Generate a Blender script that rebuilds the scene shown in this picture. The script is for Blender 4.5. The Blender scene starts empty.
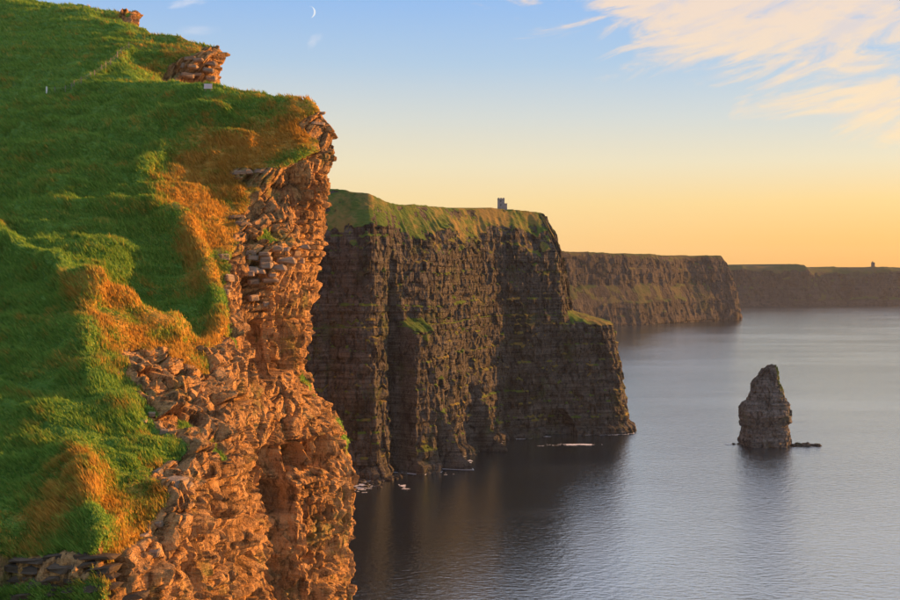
import bpy, math, random
import numpy as np

random.seed(7)
rng = np.random.default_rng(7)
S = bpy.context.scene
COL = S.collection

# ------------------------------------------------------------------ camera
F = 1050.0            # focal length in photo pixels (photo 900 wide)
CAM_Z = 146.0         # eye height above the sea
HZ = 270.0            # photo row of the horizon
cam_d = bpy.data.cameras.new('camera')
cam_d.sensor_width = 36.0
cam_d.lens = F / 900.0 * 36.0
cam_d.shift_y = -(300.0 - HZ) / 900.0
cam_d.clip_start = 1.0
cam_d.clip_end = 120000.0
cam = bpy.data.objects.new('camera', cam_d)
cam.location = (0, 0, CAM_Z)
cam.rotation_euler = (math.radians(90), 0, 0)
COL.objects.link(cam)
S.camera = cam

# ------------------------------------------------------------------ light and sky
SUN_AZ, SUN_EL = 68.0, 9.5          # degrees clockwise from the view direction (+Y), above the horizon
S.view_settings.view_transform = 'Standard'
S.view_settings.look = 'None'
S.view_settings.exposure = 1.25
S.view_settings.gamma = 1.0
S.view_settings.use_curve_mapping = False
S.cycles.use_denoising = True
S.cycles.max_bounces = 6
S.cycles.volume_bounces = 1

sun_d = bpy.data.lights.new('sun', 'SUN')
sun_d.energy = 5.0
sun_d.angle = math.radians(0.6)
sun_d.color = (1.0, 0.42, 0.09)
sun = bpy.data.objects.new('sun', sun_d)
az, el = math.radians(SUN_AZ), math.radians(SUN_EL)
sdir = np.array([math.sin(az) * math.cos(el), math.cos(az) * math.cos(el), math.sin(el)])
from mathutils import Vector
sun.rotation_euler = Vector((-sdir).tolist()).to_track_quat('-Z', 'Y').to_euler()
COL.objects.link(sun)


class NT:
    """small helper for node trees"""
    def __init__(self, tree):
        self.t = tree; self.n = tree.nodes; self.l = tree.links
    def node(self, kind, **kw):
        nd = self.n.new(kind)
        for k, v in kw.items():
            setattr(nd, k, v)
        return nd
    def set(self, sock, v):
        if isinstance(v, bpy.types.NodeSocket):
            self.l.new(v, sock)
        elif v is not None:
            if hasattr(sock, 'default_value') and isinstance(v, (tuple, list)) and len(v) == 3 and sock.type == 'RGBA':
                v = (*v, 1.0)
            sock.default_value = v
    def math(self, op, a, b=None, c=None, clamp=False):
        nd = self.node('ShaderNodeMath', operation=op); nd.use_clamp = clamp
        self.set(nd.inputs[0], a)
        if b is not None: self.set(nd.inputs[1], b)
        if c is not None: self.set(nd.inputs[2], c)
        return nd.outputs[0]
    def vmath(self, op, a, b=None):
        nd = self.node('ShaderNodeVectorMath', operation=op)
        self.set(nd.inputs[0], a)
        if b is not None: self.set(nd.inputs[1], b)
        return nd.outputs['Value'] if op in ('DOT_PRODUCT', 'LENGTH') else nd.outputs[0]
    def smooth(self, v, a, b, lo=0.0, hi=1.0):
        nd = self.node('ShaderNodeMapRange', interpolation_type='SMOOTHSTEP')
        self.set(nd.inputs['Value'], v)
        nd.inputs['From Min'].default_value = a; nd.inputs['From Max'].default_value = b
        nd.inputs['To Min'].default_value = lo; nd.inputs['To Max'].default_value = hi
        return nd.outputs[0]
    def mix(self, f, a, b, blend='MIX'):
        nd = self.node('ShaderNodeMix', data_type='RGBA', blend_type=blend)
        self.set(nd.inputs[0], f); self.set(nd.inputs[6], a); self.set(nd.inputs[7], b)
        return nd.outputs[2]
    def noise(self, vec, scale=1.0, detail=4.0, rough=0.55, dist=0.0, ntype='FBM'):
        nd = self.node('ShaderNodeTexNoise')
        nd.noise_type = ntype
        self.set(nd.inputs['Vector'], vec)
        nd.inputs['Scale'].default_value = scale; nd.inputs['Detail'].default_value = detail
        nd.inputs['Roughness'].default_value = rough; nd.inputs['Distortion'].default_value = dist
        return nd.outputs['Fac']
    def scale(self, vec, xyz, loc=(0, 0, 0), rot=(0, 0, 0)):
        nd = self.node('ShaderNodeMapping')
        self.set(nd.inputs['Vector'], vec)
        nd.inputs['Scale'].default_value = xyz; nd.inputs['Location'].default_value = loc
        nd.inputs['Rotation'].default_value = rot
        return nd.outputs[0]
    def ramp(self, fac, stops):
        nd = self.node('ShaderNodeValToRGB')
        cr = nd.color_ramp
        while len(cr.elements) < len(stops):
            cr.elements.new(0.5)
        for e, (p, c) in zip(cr.elements, stops):
            e.position = p; e.color = (*c, 1.0)
        self.set(nd.inputs[0], fac)
        return nd.outputs[0]
    def attr(self, name):
        nd = self.node('ShaderNodeAttribute'); nd.attribute_name = name
        return nd.outputs['Fac']
    def xyz(self, x, y, z=0.0):
        nd = self.node('ShaderNodeCombineXYZ')
        self.set(nd.inputs[0], x); self.set(nd.inputs[1], y); self.set(nd.inputs[2], z)
        return nd.outputs[0]


def build_world():
    w = bpy.data.worlds.new('World'); S.world = w; w.use_nodes = True
    T = NT(w.node_tree)
    for nd in list(T.n): T.n.remove(nd)
    out = T.node('ShaderNodeOutputWorld'); bg = T.node('ShaderNodeBackground')
    T.l.new(bg.outputs[0], out.inputs[0])
    tc = T.node('ShaderNodeTexCoord'); d = tc.outputs['Generated']
    sep = T.node('ShaderNodeSeparateXYZ'); T.l.new(d, sep.inputs[0])
    x, y, z = sep.outputs
    eld = T.math('MULTIPLY', T.math('ARCSINE', z), 180 / math.pi)
    azd = T.math('MULTIPLY', T.math('ARCTAN2', x, y), 180 / math.pi)
    sky = T.node('ShaderNodeTexSky', sky_type='NISHITA')
    sky.sun_disc = False
    sky.sun_elevation = math.radians(SUN_EL); sky.sun_rotation = math.radians(SUN_AZ)
    sky.dust_density = 2.0; sky.air_density = 1.0; sky.ozone_density = 1.5
    nis = T.mix(1.0, sky.outputs[0], (0.10, 0.10, 0.10), 'MULTIPLY')
    # evening gradient: amber at the horizon through cream to clear blue
    g = T.ramp(T.math('DIVIDE', eld, 60.0, clamp=True), [
        (0.000, (1.02, 0.47, 0.10)),
        (0.025, (1.05, 0.56, 0.14)),
        (0.060, (1.02, 0.69, 0.27)),
        (0.095, (0.88, 0.77, 0.55)),
        (0.135, (0.66, 0.71, 0.72)),
        (0.185, (0.42, 0.61, 0.84)),
        (0.240, (0.31, 0.53, 0.90)),
        (0.450, (0.33, 0.52, 0.82)),
        (1.000, (0.32, 0.48, 0.76))])
    near_sun = T.vmath('DOT_PRODUCT', d, (sdir[0], sdir[1], 0.0))
    warm = T.smooth(near_sun, 0.80, 1.0)
    g = T.mix(T.math('MULTIPLY', warm, 0.16), g, (1.0, 0.66, 0.36))
    pale = T.smooth(near_sun, 0.85, 0.2)      # the part of the sky turned from the sun is paler near the horizon
    g = T.mix(T.math('MULTIPLY', pale, T.smooth(eld, 16.0, 0.0, 0.0, 0.5)), g, (0.97, 0.83, 0.52))
    base = T.mix(0.82, nis, g)
    # high thin cloud, thickening towards the sun side
    ca, sa = math.cos(math.radians(-14)), math.sin(math.radians(-14))
    u = T.math('ADD', T.math('MULTIPLY', azd, ca), T.math('MULTIPLY', eld, -sa))
    v = T.math('ADD', T.math('MULTIPLY', azd, sa), T.math('MULTIPLY', eld, ca))
    cv = T.xyz(T.math('MULTIPLY', u, 0.16), T.math('MULTIPLY', v, 0.62), 0.0)
    n1 = T.noise(cv, 1.0, 9.0, 0.64, 1.0)
    n2 = T.noise(T.xyz(T.math('MULTIPLY', u, 0.05), T.math('MULTIPLY', v, 0.16), 3.7), 1.0, 3.0, 0.5)
    cov = T.math('ADD', T.math('SUBTRACT', eld, 13.7), T.math('MULTIPLY', T.math('SUBTRACT', azd, 4.5), 0.47))
    cov = T.smooth(cov, -3.8, 4.0, -0.20, 0.185)
    cov = T.math('MULTIPLY_ADD', T.smooth(eld, 8.0, 3.0), -0.25, cov)
    cov = T.math('MULTIPLY_ADD', T.smooth(azd, 75.0, 130.0), -0.2, cov)
    dens = T.math('ADD', T.math('ADD', n1, cov), T.math('MULTIPLY_ADD', n2, 0.45, -0.225))
    dens = T.smooth(dens, 0.48, 0.70)
    ccol = T.ramp(T.math('DIVIDE', eld, 20.0, clamp=True), [
        (0.3, (0.98, 0.74, 0.44)), (0.75, (0.94, 0.70, 0.50)), (1.0, (0.84, 0.70, 0.64))])
    thick = T.noise(T.xyz(T.math('MULTIPLY', u, 0.30), T.math('MULTIPLY', v, 0.85), 8.1), 1.0, 6.0, 0.62, 0.5)
    ccol = T.mix(T.smooth(thick, 0.42, 0.68, 0.0, 0.55), ccol, (0.62, 0.60, 0.66))      # thicker parts are greyer
    base = T.mix(T.math('MULTIPLY', dens, 0.80), base, ccol)
    # a few small lone wisps on the clear side
    for (pa, pe, ra, re, tilt, amt) in ((-14.0, 13.9, 1.25, 0.30, 14, 0.55), (-13.5, 12.5, 1.5, 0.35, 5, 0.25),
                                        (-7.3, 12.25, 0.7, 0.34, 48, 0.34)):
        da = T.math('SUBTRACT', azd, pa); de = T.math('SUBTRACT', eld, pe)
        c, s_ = math.cos(math.radians(tilt)), math.sin(math.radians(tilt))
        uu = T.math('DIVIDE', T.math('ADD', T.math('MULTIPLY', da, c), T.math('MULTIPLY', de, s_)), ra)
        vv = T.math('DIVIDE', T.math('ADD', T.math('MULTIPLY', da, -s_), T.math('MULTIPLY', de, c)), re)
        r2 = T.math('ADD', T.math('MULTIPLY', uu, uu), T.math('MULTIPLY', vv, vv))
        wn = T.noise(T.xyz(T.math('MULTIPLY', uu, 1.2), T.math('MULTIPLY', vv, 0.8), pa), 1.0, 5.0, 0.6)
        m = T.math('MULTIPLY', T.smooth(T.math('ADD', r2, T.math('MULTIPLY', wn, 2.6)), 2.3, 0.5), amt)
        base = T.mix(m, base, (0.86, 0.80, 0.80))
    T.l.new(base, bg.inputs[0]); bg.inputs[1].default_value = 0.458


build_world()

# ------------------------------------------------------------------ numeric helpers
def hash_(ix, iy=0, iz=0, seed=0):
    ix = np.asarray(ix).astype(np.int64); iy = np.asarray(iy).astype(np.int64); iz = np.asarray(iz).astype(np.int64)
    h = (ix * 374761393 + iy * 668265263 + iz * 2147483647 + seed * 974711) & 0xFFFFFFFF
    h = ((h ^ (h >> 13)) * 1274126177) & 0xFFFFFFFF
    h = ((h ^ (h >> 16)) * 2246822519) & 0xFFFFFFFF
    h = h ^ (h >> 13)
    return (h & 0xFFFFFF) / float(0xFFFFFF)


def vnoise(x, y, z, seed=0):
    x, y, z = np.broadcast_arrays(np.asarray(x, float), np.asarray(y, float), np.asarray(z, float))
    ix, iy, iz = np.floor(x), np.floor(y), np.floor(z)
    fx, fy, fz = x - ix, y - iy, z - iz
    fx = fx * fx * fx * (fx * (fx * 6 - 15) + 10); fy = fy * fy * fy * (fy * (fy * 6 - 15) + 10); fz = fz * fz * fz * (fz * (fz * 6 - 15) + 10)
    r = 0
    for dx in (0, 1):
        wx = fx if dx else 1 - fx
        for dy in (0, 1):
            wy = fy if dy else 1 - fy
            for dz in (0, 1):
                wz = fz if dz else 1 - fz
                r = r + wx * wy * wz * hash_(ix + dx, iy + dy, iz + dz, seed)
    return r * 2 - 1


def fbm(x, y, z, octv=4, gain=0.5, seed=0):
    a, s, tot = 1.0, 0.0, 0.0
    for o in range(octv):
        s = s + a * vnoise(np.asarray(x) * 2 ** o + 17.3 * o, np.asarray(y) * 2 ** o, np.asarray(z) * 2 ** o - 5.1 * o, seed + o)
        tot += a; a *= gain
    return s / tot


def facets(u, v, su, sv, amp, tilt, seed=0):
    """angular facets: cells of a jittered lattice, each set in or out and tilted by its own amount"""
    U = np.asarray(u) / su; V = np.asarray(v) / sv
    iu, iv = np.floor(U), np.floor(V)
    best = np.full(U.shape, 1e9); d2 = np.full(U.shape, 1e9); out = np.zeros(U.shape)
    for a in (-1, 0, 1):
        for b in (-1, 0, 1):
            cu, cv = iu + a, iv + b
            pu = cu + 0.15 + 0.7 * hash_(cu, cv, 0, seed + 1); pv = cv + 0.15 + 0.7 * hash_(cu, cv, 0, seed + 2)
            d = (U - pu) ** 2 + (V - pv) ** 2
            val = (hash_(cu, cv, 0, seed + 3) - 0.5) * 2 * amp + ((hash_(cu, cv, 0, seed + 4) - 0.5) * (U - pu) * su + (hash_(cu, cv, 0, seed + 5) - 0.5) * (V - pv) * sv) * 2 * tilt
            nearer = d < best
            d2 = np.where(nearer, best, np.minimum(d2, d)); out = np.where(nearer, val, out); best = np.where(nearer, d, best)
    crack = np.sqrt(d2) - np.sqrt(best)
    return out - amp * 0.7 * (1 - sstep(crack, 0.0, 0.16))


def sstep(x, a, b):
    t = np.clip((x - a) / (b - a), 0, 1)
    return t * t * (3 - 2 * t)


def smooth_axis(a, axis, k):
    if k < 1: return a
    pad = [(0, 0)] * a.ndim; pad[axis] = (k, k)
    p = np.pad(a, pad, mode='edge')
    w = np.exp(-0.5 * (np.arange(-k, k + 1) / (k / 2.0)) ** 2); w /= w.sum()
    out = 0
    n = a.shape[axis]
    for i, wi in enumerate(w):
        sl = [slice(None)] * a.ndim; sl[axis] = slice(i, i + n)
        out = out + wi * p[tuple(sl)]
    return out


def grid_normals(P):
    du = np.gradient(P, axis=1); dv = np.gradient(P, axis=0)
    n = np.cross(du, dv)
    n /= np.linalg.norm(n, axis=2, keepdims=True) + 1e-9
    return n


def mesh_from(name, verts, faces, mat=None, parent=None, attrs=None, smooth=None):
    """faces: (n,3) or (n,4) int array"""
    me = bpy.data.meshes.new(name)
    verts = np.asarray(verts, np.float32); faces = np.asarray(faces, np.int32)
    me.vertices.add(len(verts)); me.vertices.foreach_set('co', verts.ravel())
    n, k = faces.shape
    me.loops.add(n * k); me.loops.foreach_set('vertex_index', faces.ravel())
    me.polygons.add(n); me.polygons.foreach_set('loop_start', np.arange(0, n * k, k, dtype=np.int32))
    if smooth is not None:
        me.polygons.foreach_set('use_smooth', np.broadcast_to(np.asarray(smooth, bool), (n,)).copy())
    me.update(calc_edges=True)
    for an, av in (attrs or {}).items():
        a = me.attributes.new(an, 'FLOAT', 'POINT'); a.data.foreach_set('value', np.asarray(av, np.float32).ravel())
    me.validate()
    o = bpy.data.objects.new(name, me); COL.objects.link(o)
    if mat: me.materials.append(mat)
    if parent is not None: o.parent = parent
    return o


def grid_faces(nr, nc):
    i = np.arange(nr * nc).reshape(nr, nc)
    return np.stack([i[:-1, :-1], i[:-1, 1:], i[1:, 1:], i[1:, :-1]], -1).reshape(-1, 4)


def world_from_px(px, py, Y):
    px, py, Y = np.asarray(px, float), np.asarray(py, float), np.asarray(Y, float)
    return np.stack([(px - 450) / F * Y, Y + 0 * px, CAM_Z - (py - HZ) / F * Y], -1)


def tag(o, label=None, cat=None, group=None, kind=None):
    if label: o['label'] = label
    if cat: o['category'] = cat
    if group: o['group'] = group
    if kind: o['kind'] = kind
    return o


# ------------------------------------------------------------------ materials
def new_mat(name):
    m = bpy.data.materials.new(name); m.use_nodes = True
    T = NT(m.node_tree)
    b = T.n['Principled BSDF']
    return m, T, b


def terrain_material(name, grass_a, grass_b, straw, rock_a, rock_b, rock_c, fine=1.0, strata=1.0, bump=0.5):
    """grass and layered rock on one surface: attribute 'rock' is bare rock, 'dry' is withered grass"""
    m, T, b = new_mat(name)
    geo = T.node('ShaderNodeNewGeometry'); P = geo.outputs['Position']
    rock = T.attr('rock'); dry = T.attr('dry')
    nf = T.noise(P, 0.9 * fine, 6.0, 0.62)
    nm = T.noise(P, 0.13 * fine, 5.0, 0.6)
    rk = T.math('ADD', rock, T.math('MULTIPLY_ADD', nf, 0.7, -0.35))
    rk = T.smooth(rk, 0.40, 0.60)
    # rock: layers across, streaks down
    sep = T.node('ShaderNodeSeparateXYZ'); T.l.new(P, sep.inputs[0])
    warp = T.noise(P, 0.05 * fine, 3.0, 0.5)
    lz = T.math('ADD', T.math('MULTIPLY', sep.outputs[2], 0.55 * strata), T.math('MULTIPLY', warp, 2.0))
    layer = T.noise(T.xyz(T.math('MULTIPLY', sep.outputs[0], 0.03 * fine), T.math('MULTIPLY', sep.outputs[1], 0.03 * fine), lz), 1.0, 4.0, 0.7)
    streak = T.noise(T.scale(P, (0.55 * fine, 0.55 * fine, 0.05 * fine)), 1.0, 6.0, 0.65)
    streak2 = T.noise(T.scale(P, (2.4 * fine, 2.4 * fine, 0.32 * fine)), 1.0, 4.0, 0.6)
    bed = T.noise(T.xyz(T.math('MULTIPLY', sep.outputs[0], 0.16 * fine), T.math('MULTIPLY', sep.outputs[1], 0.16 * fine), T.math('MULTIPLY_ADD', sep.outputs[2], 1.9 * fine, T.math('MULTIPLY', warp, 3.0))), 1.0, 3.0, 0.6)
    bed = T.math('MULTIPLY', T.smooth(bed, 0.44, 0.50), T.smooth(nm, 0.35, 0.6))
    blot = T.noise(P, 0.32 * fine, 6.0, 0.7)
    rc = T.mix(T.smooth(layer, 0.36, 0.62), rock_a, rock_b)
    rc = T.mix(T.smooth(streak, 0.40, 0.66, 0.0, 0.75), rc, rock_c)
    rc = T.mix(T.smooth(blot, 0.52, 0.72, 0.0, 0.6), rc, tuple(c * 0.55 for c in rock_a))
    grains = T.noise(P, 4.0 * fine, 4.0, 0.7)
    rc = T.mix(T.smooth(grains, 0.42, 0.7, 0.0, 0.35), rc, tuple(min(1, c * 1.7) for c in rock_b))
    stain = T.noise(T.scale(P, (0.9 * fine, 0.9 * fine, 0.42 * fine)), 1.0, 7.0, 0.75, 0.4)
    rc = T.mix(T.smooth(stain, 0.47, 0.62, 0.0, 0.82), rc, tuple(c * 0.28 for c in rock_a))
    drift = T.noise(T.scale(P, (0.13 * fine, 0.13 * fine, 0.08 * fine), loc=(3.3, 1.7, 0.4)), 1.0, 5.0, 0.65, 0.6)
    rc = T.mix(T.smooth(drift, 0.48, 0.66, 0.0, 0.62), rc, tuple(c * 0.42 for c in rock_a))      # weathered darker drifts
    lich = T.smooth(T.math('ADD', nm, T.math('MULTIPLY_ADD', nf, 0.5, -0.25)), 0.56, 0.72, 0.0, 0.7)
    rc = T.mix(T.math('MULTIPLY', lich, 0.8), rc, tuple(0.5 * (g + r) for g, r in zip(grass_b, rock_a)))
    # grass
    gst = T.noise(T.scale(P, (0.5 * fine, 1.6 * fine, 1.6 * fine), rot=(0, 0, 0.5)), 1.0, 6.0, 0.7)
    gc = T.mix(T.smooth(gst, 0.35, 0.68), grass_a, grass_b)
    gc = T.mix(T.smooth(nm, 0.48, 0.72, 0.0, 0.55), gc, tuple(0.62 * c for c in grass_a))
    dr = T.math('ADD', dry, T.math('MULTIPLY_ADD', nf, 0.9, -0.45))
    gc = T.mix(T.smooth(dr, 0.25, 0.75), gc, straw)
    col = T.mix(rk, gc, rc)
    T.l.new(col, b.inputs['Base Color'])
    b.inputs['Roughness'].default_value = 0.9
    b.inputs['Specular IOR Level'].default_value = 0.15
    h = T.math('ADD', T.math('MULTIPLY_ADD', bed, 0.35, T.math('MULTIPLY', nf, 0.35)), T.math('ADD', T.math('MULTIPLY_ADD', streak2, 0.7, T.math('MULTIPLY', streak, 0.6)), T.math('MULTIPLY_ADD', stain, -0.7, T.math('MULTIPLY', grains, 0.3))))
    hg = T.math('ADD', T.math('MULTIPLY', gst, 0.5), T.math('MULTIPLY', grains, 0.2))
    hm = T.node('ShaderNodeMix', data_type='FLOAT')
    T.set(hm.inputs[0], rk); T.set(hm.inputs[2], hg); T.set(hm.inputs[3], h)
    bp = T.node('ShaderNodeBump'); bp.inputs['Strength'].default_value = bump
    bp.inputs['Distance'].default_value = 0.9 / fine
    T.l.new(hm.outputs[0], bp.inputs['Height']); T.l.new(bp.outputs[0], b.inputs['Normal'])
    return m


M_NEAR = terrain_material('near_turf_and_sandstone', (0.100, 0.205, 0.034), (0.170, 0.300, 0.055), (0.50, 0.29, 0.06),
                          (0.27, 0.160, 0.073), (0.53, 0.325, 0.145), (0.51, 0.258, 0.078), 1.0, 1.0, 1.0)
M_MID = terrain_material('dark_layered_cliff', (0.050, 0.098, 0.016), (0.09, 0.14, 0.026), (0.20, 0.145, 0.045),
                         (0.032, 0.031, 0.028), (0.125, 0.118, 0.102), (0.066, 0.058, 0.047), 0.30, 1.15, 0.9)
M_STACK = terrain_material('grey_stack_rock', (0.060, 0.100, 0.020), (0.09, 0.13, 0.03), (0.18, 0.14, 0.05),
                           (0.070, 0.066, 0.058), (0.19, 0.18, 0.16), (0.12, 0.108, 0.092), 0.45, 0.9, 0.8)
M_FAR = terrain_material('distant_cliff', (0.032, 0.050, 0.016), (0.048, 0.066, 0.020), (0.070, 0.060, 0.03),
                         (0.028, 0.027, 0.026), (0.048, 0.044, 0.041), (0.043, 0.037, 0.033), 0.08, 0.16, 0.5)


def slab_material(name, k):
    m, T, b = new_mat(name)
    geo = T.node('ShaderNodeNewGeometry'); P = geo.outputs['Position']
    oi = T.node('ShaderNodeObjectInfo')
    n = T.noise(P, 1.3, 6, 0.65); l = T.noise(T.scale(P, (0.2, 0.2, 2.6)), 1.0, 5, 0.6)
    c = T.mix(T.smooth(l, 0.38, 0.64), (0.16, 0.125, 0.088), (0.30, 0.23, 0.165))
    c = T.mix(T.smooth(n, 0.5, 0.72, 0.0, 0.7), c, (0.10, 0.085, 0.065))
    c = T.mix(T.math('MULTIPLY', oi.outputs['Random'], 0.3), c, (0.30, 0.21, 0.14))
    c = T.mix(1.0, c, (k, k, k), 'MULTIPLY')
    T.l.new(c, b.inputs['Base Color']); b.inputs['Roughness'].default_value = 0.9
    b.inputs['Specular IOR Level'].default_value = 0.2
    bp = T.node('ShaderNodeBump'); bp.inputs['Strength'].default_value = 0.6; bp.inputs['Distance'].default_value = 0.3
    T.l.new(T.math('ADD', n, l), bp.inputs['Height']); T.l.new(bp.outputs[0], b.inputs['Normal'])
    return m


M_SLAB = slab_material('grey_weathered_slab', 1.0)
M_SLAB_DARK = slab_material('overhang_shade_slab', 0.34)  # darker slab copy: wet dark rock plus overhang shade put into the colour


def plain(name, col, rough=0.85, var=0.25, scale=2.0):
    m, T, b = new_mat(name)
    geo = T.node('ShaderNodeNewGeometry')
    n = T.noise(geo.outputs['Position'], scale, 5, 0.6)
    c = T.mix(T.smooth(n, 0.35, 0.7), tuple(x * (1 - var) for x in col), tuple(min(1, x * (1 + var)) for x in col))
    T.l.new(c, b.inputs['Base Color']); b.inputs['Roughness'].default_value = rough
    return m


def water_material():
    m, T, b = new_mat('sea_water')
    geo = T.node('ShaderNodeNewGeometry'); P = geo.outputs['Position']
    b.inputs['Base Color'].default_value = (0.008, 0.016, 0.024, 1)
    b.inputs['IOR'].default_value = 14.0
    b.inputs['Specular Tint'].default_value = (0.80, 0.91, 1.0, 1)
    b.inputs['Roughness'].default_value = 0.16
    a = T.noise(T.scale(P, (0.20, 0.34, 0.1), rot=(0, 0, 0.25)), 1.0, 4, 0.6)
    c = T.noise(T.scale(P, (0.02, 0.045, 0.02), rot=(0, 0, -0.15)), 1.0, 3, 0.5)
    h = T.math('ADD', T.math('MULTIPLY', a, 1.15), T.math('MULTIPLY', c, 0.5))
    # the cove under the cliffs is sheltered: the chop dies away towards the land
    sp = T.node('ShaderNodeSeparateXYZ'); T.l.new(P, sp.inputs[0])
    lee = T.math('ADD', T.math('MULTIPLY_ADD', sp.outputs[1], -0.2, sp.outputs[0]), T.math('MULTIPLY_ADD', T.noise(P, 0.012, 3, 0.5), 80.0, -40.0))
    h = T.math('MULTIPLY', h, T.smooth(lee, -70.0, 60.0, 0.30, 1.0))
    h = T.math('MULTIPLY', h, T.smooth(lee, 10.0, 190.0, 1.0, 0.5))       # smoother again in the open water past the point
    bp = T.node('ShaderNodeBump'); bp.inputs['Strength'].default_value = 0.75; bp.inputs['Distance'].default_value = 1.3
    T.l.new(h, bp.inputs['Height']); T.l.new(bp.outputs[0], b.inputs['Normal'])
    gust = T.noise(T.scale(P, (0.0016, 0.005, 0.01)), 1.0, 4, 0.6)
    T.l.new(T.smooth(gust, 0.35, 0.7, 0.08, 0.18), b.inputs['Roughness'])
    return m


# ------------------------------------------------------------------ sea
def disc_sheet(name, R, rings, seg, z, mat):
    r = np.concatenate([[0], np.geomspace(50, R, rings)])
    a = np.linspace(0, 2 * np.pi, seg, endpoint=False)
    P = np.stack([np.outer(r, np.cos(a)), np.outer(r, np.sin(a)), np.full((len(r), seg), z)], -1)
    f = []
    i = np.arange(len(r) * seg).reshape(len(r), seg)
    i2 = np.concatenate([i, i[:, :1]], 1)
    f = np.stack([i2[:-1, :-1], i2[1:, :-1], i2[1:, 1:], i2[:-1, 1:]], -1).reshape(-1, 4)
    f = f[seg:]
    verts = P.reshape(-1, 3)
    tri = np.stack([np.full(seg, 0), i2[1, :-1], i2[1, 1:], i2[1, 1:]], -1)
    # close the centre with one fan of quads (each degenerate corner avoided by halving)
    h = seg // 2
    fan = np.stack([np.full(h, 0), i2[1, 0:2 * h:2], i2[1, 1:2 * h:2], i2[1, list(range(2, 2 * h, 2)) + [0]]], -1)
    return mesh_from(name, verts, np.concatenate([fan, f]), mat)


sea = disc_sheet('sea', 40000, 40, 96, 0.0, water_material())
tag(sea, kind='structure')

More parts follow.
